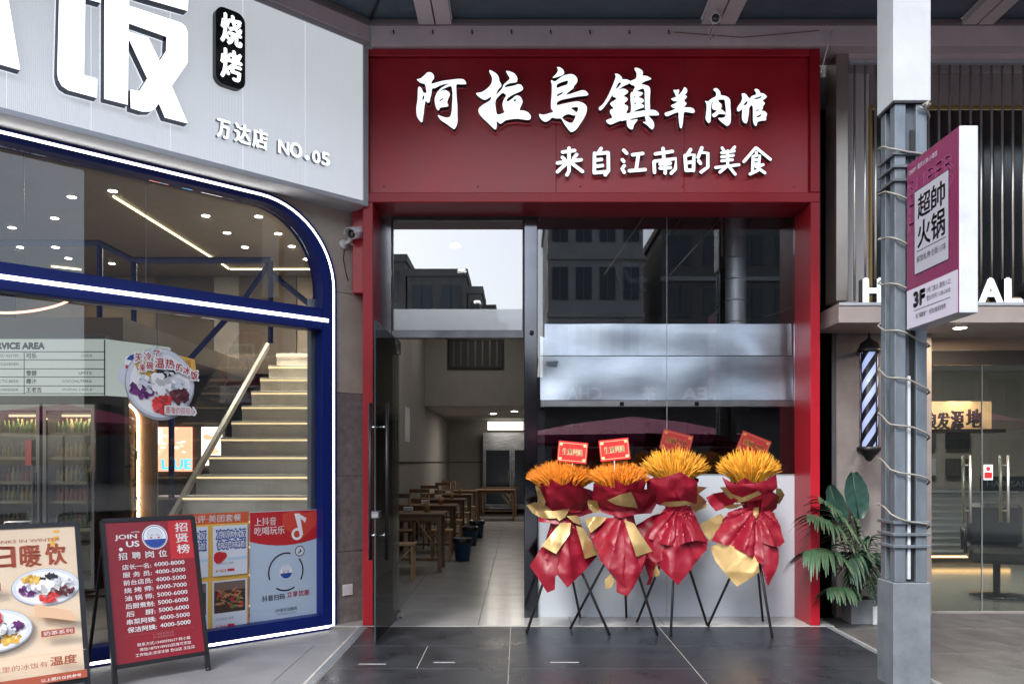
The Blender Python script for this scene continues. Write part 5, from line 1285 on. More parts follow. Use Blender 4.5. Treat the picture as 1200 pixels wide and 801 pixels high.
for s in (-1, 1): MB().tube([(s * .3, .25, .45), (s * .31, .22, .68), (s * .31, -.2, .68), (s * .3, -.24, .45)], .018, 8).build('armrest', BLK, t)
t = thing('salon_banner', 'black bar lettered HAIR SALON behind the door handles', 'sign', W(1150, 575, 8.9)); 
MB().box(0, .75, 0, .03, 0, .16).build('bar', INK, t); pr = Print(FRONT); pr.text('HAIR SALON .', .06, .7, .05, .11, GPRT, .02); pr.build('lettering', t)
sp_ = F * (ZL0 - EYE)
t = thing('soffit_downlight', 'warm round downlight under the salon ledge', 'downlight', (XX(1125, 7.12), 7.12, ZL0))
MB().lathe([(.065, -.008), (.065, 0)], seg=18).build('trim_ring', WHITE, t); MB().lathe([(.052, -.011), (.052, -.0085)], seg=18).build('lamp', BULB, t); area('lamp_light', (0, 0, -.03), .1, 6, (1, .75, .5), t)
t = thing('salon_ceiling_panel', 'square lit ceiling panel inside the salon', 'ceiling light', (4.9, 9.6, 2.95))
MB().box(-.5, .5, -.3, .3, -.02, 0).build('panel', mat('salon_light', (1, .95, .85), .5, emit=1.6, ecol=(1, .93, .82)), t); area('panel_light', (0, 0, -.05), .8, 42, (1, .92, .8), t)
t = thing('salon_shelf', 'wall shelf of small dark framed pictures in the salon', 'shelf', (6.2, 12.1, 1.2))
for i in range(3):
    for j in range(3): MB().box(-.9 + i * .5, -.55 + i * .5, -.03, 0, j * .4, j * .4 + .25).build('picture', [INK, GPRT, WALLD][(i + j) % 3], t)

# barber pole
yb = 7.28; xb_ = XX(1018.5, yb); zb_t, zb_b = ZZ(413, yb), ZZ(523, yb)
t = thing('barber_pole', 'lit barber pole with black and blue white spiral stripes', 'barber pole', (xb_, yb, 0))
PB = mat('pole_light', (.45, .52, .8), .4, emit=.22, ecol=(.45, .55, 1)); PD = mat('pole_dark', (.02, .018, .035), .3)
b = MB(); seg = 32; rows_ = 40; rp = .074; vs = []
for j in range(rows_ + 1):
    z = zb_b + (zb_t - zb_b) * j / rows_
    for k in range(seg): a = 2 * PI * k / seg + j * (2 * PI / seg) * .95; vs.append((rp * math.cos(a), rp * math.sin(a), z))
for c_, m_ in ((0, PB), (1, PD)):
    fs = []
    for j in range(rows_):
        for k in range(seg):
            if ((k // 4) % 2) == c_: fs.append((j * seg + k, j * seg + (k + 1) % seg, (j + 1) * seg + (k + 1) % seg, (j + 1) * seg + k))
    b.add(vs, fs, m_, True)
b.build('striped_cylinder', None, t, fix=False)
MB().lathe([(.084, zb_b), (.084, zb_t)], seg=28).build('glass_tube', G_FRI, t)
for a in range(4):
    an = R_(a * 90 + 20); MB().tube([(.088 * math.cos(an), .088 * math.sin(an), zb_b), (.088 * math.cos(an), .088 * math.sin(an), zb_t)], .006, 6).build('guard_rod', BLK, t)
MB().lathe([(.10, zb_t), (.105, zb_t + .02), (.098, zb_t + .035), (.09, zb_t + .04), (.075, zb_t + .085), (.03, zb_t + .115), (.012, zb_t + .13), (.008, zb_t + .17), (.002, zb_t + .18)], seg=24).build('top_cap', BLK, t)
MB().lathe([(.015, zb_b - .13), (.03, zb_b - .115), (.05, zb_b - .085), (.08, zb_b - .06), (.085, zb_b - .045), (.105, zb_b - .035), (.105, zb_b - .005), (.095, zb_b)], seg=24).build('bottom_cap', BLK, t)
for z in (zb_t + .02, zb_b - .02): MB().box(-.02, .02, .09, YW - yb - .001, z - .015, z + .015).build('bracket', BLK, t)

# ================================================================== column with hanging sign
CX, CY, CH_ = 2.44, 5.197, .1165
t = thing('canopy_column', 'blue grey steel column on stone plinth wound with cable', 'column', (CX, CY, -.03))
zp = .649 + .03
MB().box(-CH_, CH_, -CH_, CH_, 0, zp, b=.004).build('plinth', STONEC, t)
MB().box(-.02, .02, -.05, -.02, zp, zp + .03).build('debris', mat('rust', (.12, .05, .02), .8), t)
bxz = ZZ(118, 5.08) + .03
h = .10; zt0, zt1 = zp + .001, 5.14 + .03
b = MB(); core = .07
MB().box(-core, core, -core, core, zt0, zt1).build('core', COLD, t)
for sx in (-1, 1):
    for sy in (-1, 1):
        x0, x1 = sorted((sx * .032, sx * h)); y0, y1 = sorted((sy * .032, sy * h)); MB().box(x0, x1, y0, y1, zt0, bxz - .013, b=.003).build('corner_member', COLM, t)
MB().box(-.0165, .002, -.094, -.0705, zt0 + .02, ZZ(440, 5.09) + .03, b=.002).build('pale_conduit', PALE, t)
MB().box(.004, .026, -.085, -.0705, zt0 + .02, 3.5).build('dark_groove', BLK, t)
bxz = ZZ(118, 5.08) + .03
MB().box(-.1165, .1165, -.1165, .1165, bxz, 5.145 + .03, b=.004).build('top_casing', mat('casing_white', (.36, .385, .42), .4, var=.08, scale=4), t)
MB().box(-.112, .112, -.112, .112, bxz - .012, bxz - .0005).build('casing_base', BLK, t)
for py in (180, 195, 211, 612, 626, 640):
    z = ZZ(py, 5.09) + .03; MB().box(-.116, .116, -.116, .116, z - .009, z + .009, b=.002).build('collar_plate', COLM if py > 500 else mat('collar_dark', (.07, .085, .10), .45), t)
CAB = mat('grey_rope_light', (.20, .19, .17), .5)
def coil(z0, z1, turns, r=.122, n=20):
    pts = []
    for i in range(int(turns * n) + 1):
        a = -2 * PI * i / n + PI * .6; cxx, cyy = math.cos(a), math.sin(a); k = r / max(abs(cxx), abs(cyy)) ; k = min(k, r * 1.32)
        pts.append((cxx * k, cyy * k, z0 + (z1 - z0) * i / (turns * n) + .012 * math.sin(i * .9)))
    return pts
MB().tube(coil(ZZ(640, 5.08) + .03, ZZ(128, 5.08) + .03, 9.5), .0065, 6).build('wound_cable', CAB, t)
MB().tube([(.10, -.13, bxz - .03), (.07, -.15, bxz - .05), (.09, -.14, bxz - .02), (.06, -.13, bxz - .04)], .012, 6).build('cable_knot', CAB, t)

# projecting magenta sign
Xs, Yn, Yf = 2.40, 4.46, 5.06; zs0, zs1 = ZZ(366.5, 4.46), ZZ(147, 4.46)
t = thing('projecting_sign', 'magenta and white projecting box sign for a 3F hotpot', 'sign', (Xs, 4.76, zs0)); hs_ = zs1 - zs0; ws_ = Yf - Yn
MB().box(0, .102, -ws_ / 2, ws_ / 2, 0, hs_, b=.004).build('casing', mat('sign_casing', (.42, .45, .49), .45, var=.12, scale=5), t)
MB().box(-.004, -.0005, -ws_ / 2 + .004, ws_ / 2 - .004, .004, hs_ - .004).build('face', MAG, t)
MB().tube([(.05, ws_ / 2, hs_ * .8), (.05, ws_ / 2 + .04, hs_ * .8)], .015, 8).build('bracket', STEELD, t); MB().tube([(.05, ws_ / 2, hs_ * .2), (.05, ws_ / 2 + .04, hs_ * .2)], .015, 8).build('bracket', STEELD, t)
# face frame: right = -Y, seen from -X
FH = Frame((-.004, ws_ / 2, 0), (0, -1, 0), (0, 0, 1)); pr = Print(FH)
H = lambda u0, u1, v0, v1: (u0 * ws_, u1 * ws_, v0 * hs_, v1 * hs_)
LILAC = mat('lilac_print', (.50, .48, .58), .4); MAG2 = mat('faint_magenta', (.25, .045, .14), .4)
pr.text('SUPER', *H(.05, .92, .79, .88), MAG2, .05); pr.text('HERO', *H(.05, .9, .69, .78), MAG2, .05); pr.text('HOT', *H(.05, .7, .58, .67), MAG2, .05)
pr.text('CRISPY 重庆火锅·小酒馆', *H(.05, .62, .925, .955), LILAC, 0)
pr.rect(*H(.01, .99, .005, .235), LILAC)
pr.rect(*H(.165, .835, .31, .805), INK); pr.rect(*H(.175, .825, .315, .80), mat('sign_grey', (.36, .36, .42), .4))
for ch, u0, u1, v0, v1 in (('超', .24, .49, .63, .765), ('帥', .51, .76, .63, .765), ('火', .24, .49, .46, .61), ('锅', .51, .76, .46, .61)): pr.text(ch, *H(u0, u1, v0, v1), INK, .025)
pr.rect(*H(.22, .78, .44, .444), INK); pr.text('解锁私烤·创新川味', *H(.22, .78, .375, .415), INK, 0)
pr.text('3F', *H(.16, .38, .125, .205), INK, .06); pr.text('2号门直达 惠购入口', *H(.42, .86, .175, .205), INK, 0); pr.text('营业时间:11:00-24:00', *H(.42, .86, .13, .16), INK, 0); pr.rect(*H(.16, .86, .10, .103), INK); pr.text('热门精酿推广 · 吃货必备商家推荐', *H(.2, .78, .05, .08), INK, 0)
pr.build('printed_face', t)

# ================================================================== plants by the pier
def frond(root_, p0, p1, droop, nl, ll, m, name='frond', seed=0):
    random.seed(seed); p0 = Vector(p0); p1 = Vector(p1); b = MB(); mid = (p0 + p1) / 2 + Vector((.04, -.10 if p1.x < -.15 else 0, droop))
    pts = [(p0 * (1 - s) ** 2 + mid * 2 * s * (1 - s) + p1 * s * s) for s in [i / 12 for i in range(13)]]
    b.tube(pts, [.006 - .0045 * i / 12 for i in range(13)], 5, STEMM)
    for i in range(nl):
        s = .28 + .72 * i / nl; k = s * 12; i0 = min(int(k), 11); q_ = pts[i0].lerp(pts[i0 + 1], k - i0); d = (pts[i0 + 1] - pts[i0]).normalized()
        sd = d.cross(Vector((0, 0, 1)));
        if sd.length < .2: sd = Vector((0, -1, 0))
        sd.normalize(); L = 1.5 * ll * math.sin(PI * (.18 + .72 * (i / nl))) * random.uniform(.85, 1.1)
        for sg in (-1, 1):
            dr = (sd * sg * .8 + d * .75 + Vector((0, 0, random.uniform(-.15, .1)))).normalized()
            leafblade(b, q_, dr, Vector((0, 0, 1)), L, .026, m, bend=random.uniform(.45, .85), n=5, fold=.5)
    return b.build(name, None, root_, fix=False)
yp = 7.26
def pp(px, py, dy=0): v = W(px, py, yp + dy); return (v[0] - PX, v[1] - yp, v[2])
PX = XX(1007, yp)
t = thing('potted_palm', 'feathery potted palm in a square grey pot beside red post', 'plant', (PX, yp, -.02))
b = MB(); b.box(-.112, .112, -.1, .1, 0, .215, b=.006); b.build('pot', mat('grey_pot', (.17, .18, .19), .6, var=.15), t); MB().box(-.1, .1, -.088, .088, .2155, .219).build('soil', mat('soil', (.04, .03, .02), .9), t)
base = (0, 0, .2)
for i, (ex, ey, dyy, dr, nl, ll, m) in enumerate(((945, 600, -.42, .42, 22, .2, GREEN), (940, 645, -.42, .40, 22, .22, GREEN), (968, 688, -.38, .15, 16, .15, GREEN), (1024, 655, -.28, .42, 22, .2, GREEN2), (1012, 690, -.3, .65, 22, .2, GREEN2), (985, 612, -.15, .3, 18, .16, GREEN2), (1020, 628, -.05, .35, 18, .16, GREEN2), (1000, 600, .05, .12, 16, .16, GREEN2), (958, 578, -.40, .30, 20, .18, GREEN), (992, 660, -.3, .5, 18, .18, GREEN2))):
    frond(t, base, pp(ex, ey, dyy), dr, nl, ll, m, seed=i)
t = thing('broad_leaf_plant', 'tall plant with two big rounded blue green leaves behind the palm', 'plant', (PX - .02, yp + .12, -.02))
MB().lathe([(.07, 0), (.09, .16), (.075, .16)], seg=16).build('pot', BLK, t)
def bigleaf(root_, tip, basep, wd, tilt):
    b = MB(); n = 10; mpts = 6; vs = []; fs = []; A_ = Vector(basep); B_ = Vector(tip)
    for i in range(n + 1):
        s = i / n; c_ = A_.lerp(B_, s); wv = wd * math.sin(PI * min(.985, .04 + s * .93)) ** .6
        for j in range(-mpts, mpts + 1):
            q_ = j / mpts; vs.append(c_ + Vector((q_ * wv * math.cos(tilt), q_ * wv * math.sin(tilt) - abs(q_) * .03 + .006 * math.sin(i * 2.5 + abs(j)), abs(q_) * .01)))
    M = 2 * mpts + 1
    for i in range(n):
        for j in range(M - 1): a = i * M + j; fs.append((a, a + 1, a + M + 1, a + M))
    b.add(vs, fs, TEAL, True); b.tube([A_ + Vector((0, -.004, 0)), B_ + Vector((0, -.004, 0))], [.006, .002], 5, GREEN)
    b.build('leaf', None, root_, fix=False); MB().tube([(0, 0, .15), Vector(basep) * .5 + Vector((0, 0, .1)), basep], .008, 6).build('stem', STEMM, root_)
def p2(px, py): v = W(px, py, yp + .12); return (v[0] - PX + .02, 0, v[2])
bigleaf(t, p2(999, 551), p2(1006, 605), .115, .1); bigleaf(t, p2(972, 566), p2(986, 612), .08, -.3)
t = thing('small_white_pot_plant', 'small plant in a white pot squeezed beside the column', 'plant', (XX(1027, 7.2), 7.2, -.02))
MB().box(-.05, .05, -.05, .05, 0, .16, b=.004).build('pot', WHITE, t)
for i in range(6): a = i * 1.05; frond(t, (0, 0, .15), (.12 * math.cos(a), .12 * math.sin(a), .35 + .04 * i), .1, 10, .1, mat('yellow_green_leaf', (.16, .17, .04), .5, var=.3), seed=20 + i)

# ================================================================== flower stands
def inside(pt, poly):
    x, y = pt; c = False; n = len(poly)
    for i in range(n):
        x1, y1 = poly[i]; x2, y2 = poly[(i + 1) % n]
        if (y1 > y) != (y2 > y) and x < (x2 - x1) * (y - y1) / (y2 - y1) + x1: c = not c
    return c
def prof(z):
    "radius of the wrapped bundle at height z"
    ks = [(0, .20), (.5, .22), (.75, .17), (.93, .10), (1.0, .09), (1.08, .14), (1.2, .20), (1.5, .24)]
    for (a, ra), (b_, rb_) in zip(ks, ks[1:]):
        if z <= b_: return ra + (rb_ - ra) * max(0, (z - a)) / (b_ - a)
    return .24
def sheet(root_, poly, layer, m, name, amp=.012, seed=0., pleat=0, cx=0.):
    "a sheet of stiff wrapping paper cut to an outline and bent round the bundle"
    bm = bmesh.new(); vv = [bm.verts.new((x, 0, z)) for x, z in poly]; f = bm.faces.new(vv)
    bmesh.ops.triangulate(bm, faces=[f])
    for _ in range(5):
        ed = [e for e in bm.edges if e.calc_length() > .022]
        if not ed: break
        bmesh.ops.subdivide_edges(bm, edges=ed, cuts=1); bmesh.ops.triangulate(bm, faces=[f_ for f_ in bm.faces if len(f_.verts) > 3])
    tri = lambda q_: abs(((q_ / PI) % 2) - 1) * 2 - 1
    for v in bm.verts:
        x, z = v.co.x - cx, v.co.z; R = prof(z) + layer; u = max(-1, min(1, x / (R * 1.9)))
        y = -R * math.cos(u * PI / 2) * 1.0
        rd_ = 1 - abs(noise.noise(Vector((x * 7 + z * 4 + seed, z * 5 - x * 3, seed)))) * 2.6
        rd2 = 1 - abs(noise.noise(Vector((x * 17 - z * 9 + seed, z * 12 + x * 8, seed + 5)))) * 2.4
        y -= (rd_ * 1.25 + rd2 * .12) * amp
        if pleat:
            an = math.atan2(x, max(.02, (1.0 - z) + .03)); g_ = min(1., max(0, (1.0 - z)) * 4 + .25)
            y += tri(an * pleat * 1.25 + seed) * .024 * g_ + math.sin(an * pleat * 2.3 + seed * 2) * .005 * g_
        v.co.y = y
    bmesh.ops.recalc_face_normals(bm, faces=bm.faces)
    for f_ in bm.faces: f_.smooth = True
    for e_ in bm.edges:
        if len(e_.link_faces) == 2 and e_.calc_face_angle(0) > R_(30): e_.smooth = False
    me = bpy.data.meshes.new(name); bm.to_mesh(me); bm.free(); me.materials.append(m)
    return link(name, me, root_)
def plumes(root_, n, rx, ry, z0, z1, m, spiky, cx, flat_=1.):
    b = MB(); tones = [m, tone(m, .72), tone(m, 1.25)]
    for i in range(n):
        m_ = random.choice((tones[0], tones[0], tones[1], tones[2])); a = random.uniform(0, 2 * PI); q_ = math.sqrt(random.random()); tx, ty = q_ * math.cos(a), q_ * math.sin(a)
        base_ = Vector((cx + tx * rx * .45, ty * ry * .5, z0 + .02 * random.random()))
        h_ = (z1 - z0) * (math.sqrt(max(0, 1 - (q_ * .93) ** 2)) * .85 + .15) * random.uniform(1 - spiky, 1 + spiky * .4)
        tip = Vector((cx + tx * rx, ty * ry, z0 + h_)); md = base_.lerp(tip, .55) + Vector((0, 0, .02 * q_))
        up_ = (tip - base_).length
        b.tube([base_, md, base_.lerp(tip, .8) + Vector((0, 0, .008)), tip], [.003, .0085 * (1 if not spiky > .2 else .85), .006, .0008], 4, m_, cap=False, smooth=True)
        for k in range(7):
            s = random.uniform(.35, .98); p_ = base_.lerp(tip, s); dr = (tip - base_).normalized() + Vector((random.uniform(-.5, .5), random.uniform(-.5, .5), random.uniform(-.1, .3)))
            L = random.uniform(.02, .035); sd = dr.cross(Vector((0, 1, .2))).normalized() * .0018
            b.add([p_ - sd, p_ + sd, p_ + dr.normalized() * L], [(0, 1, 2)], m_)
    return b.build('plumes', None, root_, kind='stuff', fix=False)
ZO = (600, 490, 2.968)
def stand(label, pc, feet, sheets, plm, card, wrap_y=6.85, plume_m=ORANGE, spiky=.12):
    X0 = XX(pc, wrap_y); t = thing('flower_stand', label, 'flower stand', (X0, wrap_y, 0), 0, 'opening flower stands in front of the frosted panel')
    def loc(x, y): px, py = ZO[0] + x / ZO[2], ZO[1] + y / ZO[2]; YY = wrap_y - .15; return (XX(px, YY) - X0, ZZ(py, YY))
    # tripod
    apex = Vector((0, 0, .86))
    for (px, py) in feet:
        YY = 1344 / (py - VY); ft = Vector((XX(px, YY) - X0, YY - wrap_y, .004)); top = apex + (apex - ft) * .12
        l_ = MB().tube([ft, top], .011, 8).build('leg', BLK, t)
    MB().tube([(0, 0, .84), (0, 0, 1.05)], .02, 8).build('collar', BLK, t)
    # back body so that the bundle is round from every side
    b = MB(); seg = 40; vs = []; lv = [(.62, .10), (.72, .13), (.84, .10), (.95, .075), (1.0, .07), (1.08, .11), (1.18, .16), (1.24, .18)]
    for i, (z, r) in enumerate(lv):
        for k in range(seg): a = 2 * PI * k / seg; rr = r * (1 + .12 * math.sin(a * 9 + i)); vs.append((rr * math.cos(a), rr * math.sin(a) * .8, z + (.03 * math.sin(a * 5) if i in (0, 7) else 0)))
    fs = [(i * seg + k, i * seg + (k + 1) % seg, (i + 1) * seg + (k + 1) % seg, (i + 1) * seg + k) for i in range(len(lv) - 1) for k in range(seg)]
    b.add(vs, fs, smooth=True).build('inner_wrap', REDP, t, fix=False)
    for i, (kind, layer, pleat, poly) in enumerate(sheets):
        pl = [loc(x, y) for x, y in poly]
        sheet(t, pl, layer * .5 - .02, GOLDP if kind == 'g' else REDP, {'g': 'gold_ribbon', 'r': 'paper_sheet'}[kind], .014 if kind == 'r' else .008, i * 3.7 + pc, pleat)
    (x0, x1, yt, yb_) = plm; c0 = loc((x0 + x1) / 2, yb_); rx = (loc(x1, 0)[0] - loc(x0, 0)[0]) / 2 * 1.07
    plumes(t, 900 if spiky < .2 else 560, rx, .16, c0[1] - .04, loc(0, yt)[1], plume_m, spiky, c0[0])
    # stems inside the wrap
    b = MB()
    for k in range(40):
        a = random.uniform(0, 6.28); q_ = random.random(); b.tube([(.03 * math.cos(a), .03 * math.sin(a), 1.0), (c0[0] + rx * .5 * q_ * math.cos(a), .1 * q_ * math.sin(a), c0[1])], .002, 4)
    b.build('stems', mat('dry_stem', (.30, .22, .08), .7), t, kind='stuff')
    cxp, cyp, cw, chh, rot, txt_, dark, cyd = card
    cc = loc(cxp, cyp); ca_, sa_ = math.cos(R_(rot)), math.sin(R_(rot))
    fr_ = Frame((cc[0], cyd, cc[1]), (ca_, 0, sa_), (-sa_, 0, ca_)); hw, hh = cw / 2, chh / 2
    cm = mat('card_dark', (.20, .01, .012), .4) if dark else mat('card_red', (.62, .03, .03), .35)
    vs = [fr_.p(u, v, w_) for w_ in (-.003, 0) for u, v in ((-hw, -hh), (hw, -hh), (hw, hh), (-hw, hh))]
    cd_ = MB().add(vs, [(3, 2, 1, 0), (4, 5, 6, 7), (0, 1, 5, 4), (1, 2, 6, 5), (2, 3, 7, 6), (3, 0, 4, 7)]).build('card', cm, t)
    pr = Print(fr_, .0008); tm = mat('dark_gold_print', (.28, .12, .03), .5) if dark else GLD
    for (u0, u1, v0, v1) in ((-.92, .92, .80, .84), (-.92, .92, -.84, -.80), (-.93, -.91, -.8, .8), (.91, .93, -.8, .8)): pr.rect(u0 * hw, u1 * hw, v0 * hh, v1 * hh, tm)
    for su in (-1, 1):
        for sv in (-1, 1): pr.ell(su * .8 * hw, sv * .68 * hh, .014, .012, tm, 8)
    for i, c_ in enumerate(txt_): pr.text(c_, (-.7 + i * .36) * hw, (-.38 + i * .36) * hw, -.30 * hh, .34 * hh, tm, .018)
    pr.build('card_print', cd_)
    MB().tube([(cc[0], cyd + .006, cc[1] - .3), (cc[0], cyd + .006, cc[1])], .003, 5).build('card_stick', WHITE, t)
    return t
stand('flower stand with dense orange plumes and red card, leftmost', 658, ((617, 742), (714.7, 744.7), (680, 723.4)),
  [('r', 0, 5, [(62, 515), (100, 455), (150, 400), (200, 360), (240, 400), (255, 430), (150, 545), (148, 590), (122, 602), (95, 560)]),
   ('r', .03, 7, [(112, 482), (150, 430), (190, 355), (230, 350), (270, 420), (298, 485), (240, 540), (190, 582), (150, 530)]),
   ('r', .05, 0, [(95, 338), (160, 345), (215, 372), (150, 368), (92, 362)]),
   ('r', .04, 0, [(80, 235), (115, 238), (230, 234), (292, 255), (300, 300), (285, 332), (240, 345), (190, 338), (140, 322), (98, 302)]),
   ('r', .07, 0, [(118, 245), (240, 240), (300, 290), (270, 325), (215, 330), (150, 312), (125, 290)]),
   ('g', .08, 0, [(50, 305), (80, 292), (110, 298), (140, 322), (155, 347), (105, 350), (75, 335)]),
   ('g', .09, 0, [(80, 233), (96, 240), (118, 290), (112, 306), (92, 285)]),
   ('g', .10, 0, [(135, 325), (172, 318), (202, 314), (185, 345), (165, 356)]),
   ('g', .10, 0, [(190, 340), (225, 338), (240, 350), (238, 372), (215, 362)]),
   ('g', .12, 0, [(170, 362), (205, 362), (200, 400), (152, 466), (128, 455), (102, 440), (135, 402)]),
   ('g', .12, 0, [(222, 372), (250, 382), (275, 425), (301, 474), (252, 486), (238, 430)])],
  (55, 300, 148, 240), (213, 117, .245, .175, -5, '生意興隆', False, -.06), wrap_y=6.86)
stand('flower stand with dense orange plumes and red card, second from left', 731, ((668, 736.7), (770.5, 744.7), (734, 723.4)),
  [('r', 0, 6, [(270, 400), (320, 350), (400, 345), (440, 400), (478, 480), (440, 545), (398, 613), (362, 600), (360, 562), (312, 495)]),
   ('r', .03, 7, [(300, 440), (340, 370), (390, 350), (430, 430), (465, 475), (438, 540), (395, 590), (345, 535), (305, 490)]),
   ('g', .0, 0, [(322, 560), (342, 538), (356, 560), (345, 585), (325, 592)]),
   ('r', .04, 0, [(285, 225), (340, 240), (420, 245), (505, 246), (515, 300), (495, 335), (440, 335), (380, 347), (320, 330), (285, 295)]),
   ('r', .07, 0, [(300, 262), (350, 252), (480, 262), (480, 300), (420, 320), (350, 318), (308, 300)]),
   ('g', .10, 0, [(332, 284), (372, 264), (410, 254), (428, 285), (440, 312), (395, 306), (360, 300)]),
   ('g', .09, 0, [(265, 285), (300, 288), (312, 330), (290, 332), (272, 315)]),
   ('g', .10, 0, [(258, 352), (300, 344), (335, 346), (312, 372), (278, 402), (266, 378)]),
   ('g', .12, 0, [(390, 352), (425, 365), (455, 415), (487, 460), (428, 477), (408, 415)])],
  (270, 485, 148, 242), (360, 108, .245, .175, 6, '生意興隆', False, -.08), wrap_y=6.80)
stand('flower stand with amber plumes and dark red card, third from left', 792, ((746.5, 728.5), (786, 745.5), (829, 733)),
  [('r', 0, 5, [(435, 380), (500, 340), (545, 330), (570, 380), (560, 470), (500, 505), (485, 580), (470, 582), (498, 500), (440, 420)]),
   ('r', .02, 6, [(500, 420), (560, 380), (640, 390), (688, 425), (680, 460), (640, 500), (570, 574), (530, 535), (500, 500)]),
   ('r', .07, 11, [(545, 300), (585, 298), (625, 305), (650, 350), (686, 432), (640, 424), (600, 430), (565, 442), (520, 436), (478, 418), (505, 360)]),
   ('g', .0, 0, [(475, 480), (500, 500), (515, 540), (500, 552), (480, 520)]),
   ('r', .03, 0, [(470, 210), (520, 205), (582, 185), (640, 225), (655, 262), (620, 300), (560, 310), (500, 298), (475, 250)]),
   ('r', .07, 0, [(560, 215), (600, 205), (640, 240), (650, 300), (590, 290), (560, 250)]),
   ('g', .05, 0, [(610, 235), (650, 236), (684, 240), (650, 262), (690, 290), (655, 302), (690, 312), (645, 332), (612, 290)]),
   ('g', .11, 0, [(513, 305), (530, 290), (560, 288), (600, 286), (632, 294), (590, 304), (548, 308), (530, 302)])],
  (455, 700, 105, 205), (588, 80, .26, .17, -14, '開業大吉', True, .05), wrap_y=6.90, plume_m=YORANGE, spiky=.3)
stand('flower stand with amber plumes and broad gold sheet, rightmost', 883, ((829.5, 733.5), (905, 747), (894, 727.6)),
  [('g', .0, 0, [(668, 372), (705, 352), (742, 335), (755, 350), (735, 385), (702, 432), (682, 405)]),
   ('g', .06, 0, [(704, 452), (740, 434), (800, 455), (848, 482), (850, 530), (778, 582), (740, 535), (716, 500)]),
   ('r', .05, 0, [(865, 420), (900, 432), (928, 450), (922, 500), (892, 560), (880, 577), (868, 545), (855, 500)]),
   ('r', .09, 11, [(765, 330), (800, 312), (845, 310), (866, 340), (862, 430), (862, 505), (838, 490), (800, 462), (755, 444), (706, 430), (735, 375)]),
   ('r', .10, 9, [(862, 330), (895, 322), (922, 330), (942, 380), (951, 430), (930, 445), (895, 440), (862, 430), (860, 380)]),
   ('r', .03, 0, [(735, 203), (775, 228), (840, 225), (880, 212), (915, 192), (922, 240), (880, 275), (830, 290), (780, 275), (752, 245)]),
   ('r', .07, 0, [(688, 277), (715, 262), (745, 255), (790, 285), (770, 310), (722, 326), (700, 300)]),
   ('r', .07, 0, [(868, 262), (905, 255), (935, 272), (935, 315), (905, 335), (868, 330)]),
   ('g', .09, 0, [(728, 240), (745, 238), (768, 262), (800, 275), (850, 250), (862, 262), (820, 285), (788, 296), (760, 275)]),
   ('g', .11, 0, [(750, 310), (780, 298), (810, 296), (790, 312), (768, 318)]),
   ('g', .11, 0, [(842, 310), (858, 308), (860, 330), (850, 348), (842, 335)]),
   ('g', .04, 0, [(915, 240), (938, 245), (960, 268), (948, 302), (925, 285)])],
  (730, 952, 108, 208), (865, 92, .26, .17, -22, '開業大吉', True, .05), wrap_y=6.88, plume_m=YORANGE, spiky=.3)

# ================================================================== across the street (seen in the reflections)
def block(name, label, x0, x1, y0, y1, h, m, floors, cols_, face=-1, wm=None):
    t = thing(name, label, 'building', ((x0 + x1) / 2, (y0 + y1) / 2, -.055)); cx_, cy_ = (x0 + x1) / 2, (y0 + y1) / 2
    MB().box(x0 - cx_, x1 - cx_, y0 - cy_, y1 - cy_, 0, h).build('wall', m, t)
    MB().box(x0 - cx_ - .1, x1 - cx_ + .1, y0 - cy_ - .1, y1 - cy_ + .1, h + .001, h + .4).build('parapet', m, t)
    wm = wm or mat('far_window', (.03, .04, .05), .1)
    if cols_:
        dx = (x1 - x0) / cols_; dz = h / floors; wd = MB().box(-dx * .33, -dx * .02, -.03, .06, -dz * .28, dz * .28).box(dx * .02, dx * .33, -.03, .06, -dz * .28, dz * .28).data('window', wm)
        for i in range(cols_):
            for j in range(floors): link('window', wd, t, loc=(x0 - cx_ + dx * (i + .5), y1 - cy_ + .0, dz * (j + .55)))
        fl = MB().box(x0 - cx_ - .08, x1 - cx_ + .08, -.09, .12, -.12, .12).data('floor_band', FW3)
        for j in range(1, floors): link('floor_band', fl, t, loc=(0, y1 - cy_, dz * j))
    return t
FW = mat('far_wall_grey', (.30, .29, .28), .8, var=.1, scale=1); FW2 = mat('far_wall_dark', (.16, .155, .15), .8, var=.1, scale=1); FW3 = mat('far_wall_pale', (.42, .41, .40), .8, var=.1, scale=1)
block('far_building', 'mid grey block across the street, left of the stepped roofs', -22, -6.2, -40, -30, 12.4, FW2, 4, 7)
steps = [(-6.1, -2.9, 11.6, FW2), (-2.85, -2.1, 10.9, FW), (-2.05, -1.4, 10.1, FW2), (-1.35, -.7, 9.3, FW), (-.65, .0, 8.4, FW2), (.05, 1.1, 7.5, FW)]
for i, (a, b__, h_, m_) in enumerate(steps):
    block('far_building', ['tallest of the stepped roof blocks across the street', 'second step of the receding roofs across the street', 'third step of the receding roofs', 'fourth step of the receding roofs', 'fifth step of the receding roofs', 'lowest block of the receding roofs'][i], a, b__, -34 - i * 1.5, -30 - i * 1.2, h_, m_, 4, 2 if i == 0 else 1)
block('far_building', 'tall pale block with paired windows across the street', 1.6, 6.8, -40, -30, 15.8, FW3, 5, 4)
block('far_building', 'tall dark block across the street, behind the column', 8.0, 20, -42, -31, 14.6, FW2, 5, 6)
block('far_building', 'wide pale block far to the right across the street', 22, 42, -40, -28, 16, FW2, 5, 8)
t = thing('tea_shop', 'dark tea shop front with white sign letters across the street', 'shop', (4, -9.0, -.035))
MB().box(-3.5, 5.5, -.6, -.02, 3.0, 3.9).build('fascia', mat('tea_fascia', (.03, .03, .035), .4), t); MB().box(-3.5, 5.5, -1.0, -.61, 0, 3.9).build('wall', FW2, t)
TL = mat('tea_letters', (.7, .7, .7), .5, emit=.15)
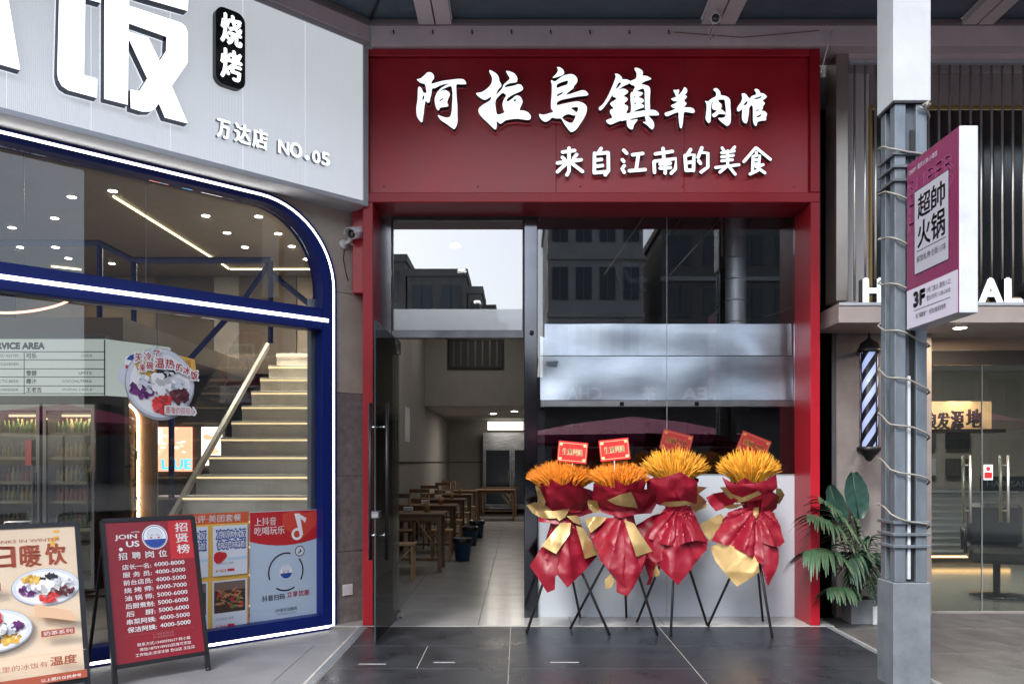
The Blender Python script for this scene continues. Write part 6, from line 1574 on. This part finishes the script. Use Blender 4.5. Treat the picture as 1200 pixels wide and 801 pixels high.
pr = Print(Frame((0, -.019, 0), (-1, 0, 0), (0, 0, 1)), .004)
pr.text('TEA', -1.9, -.75, 3.25, 3.6, TL, .03); pr.text('茶', .0, .42, 3.2, 3.62, TL, .02); pr.text('CHA', 1.6, 2.6, 3.25, 3.6, TL, .02); pr.build('lettering', t)
def umbrella(label, x, y, r, z):
    t = thing('market_umbrella', label, 'umbrella', (x, y, -.035), 0, 'magenta umbrellas in the street')
    MB().tube([(0, 0, 0), (0, 0, z + .35)], .025, 8).build('pole', WHITE, t); MB().lathe([(.25, 0), (.25, .06), (.05, .08)], seg=20).build('base', BLK, t)
    vs = [(0, 0, z + .45)]; n = 8
    for ring_, (rr, zz_) in enumerate(((.5, .28), (1, 0), (1, -.15))):
        for k in range(n): a = 2 * PI * k / n; vs.append((r * rr * math.cos(a), r * rr * math.sin(a), z + zz_))
    fs = [(0, 1 + k, 1 + (k + 1) % n) for k in range(n)] + [(1 + q_ * n + k, 1 + (q_ + 1) * n + k, 1 + (q_ + 1) * n + (k + 1) % n, 1 + q_ * n + (k + 1) % n) for q_ in (0, 1) for k in range(n)]
    MB().add(vs, fs).build('canopy_cloth', mat('magenta_cloth', (.26, .02, .08), .7, var=.05), t)
umbrella('magenta market umbrella behind the viewer, right of centre', 2.4, -2.6, 2.7, 1.95)
umbrella('magenta market umbrella down the street to the right', 8.0, -1.2, 2.0, 2.2)
nb = thing('neighbour_building', 'striped beige and brown facade further along the street', 'building', (16, 8.2, -.055))
MB().box(-6.5, 12, -.9, 6, 0, 14).build('wall', mat('neighbour_wall', (.17, .14, .12), .8, var=.15, scale=1), nb)
sd = MB().box(0, .5, -.12, -.001, 0, 14).data('pilaster', mat('pilaster_brown', (.14, .10, .07), .7, var=.1))
for i in range(10): link('pilaster', sd, nb, loc=(-6.2 + i * 1.7, -.9, 0))
block('end_building', 'tall dark block closing the street on the right', 44, 56, -22, 6, 22, mat('far_wall_blue', (.06, .075, .10), .7, var=.2, scale=1), 8, 6)
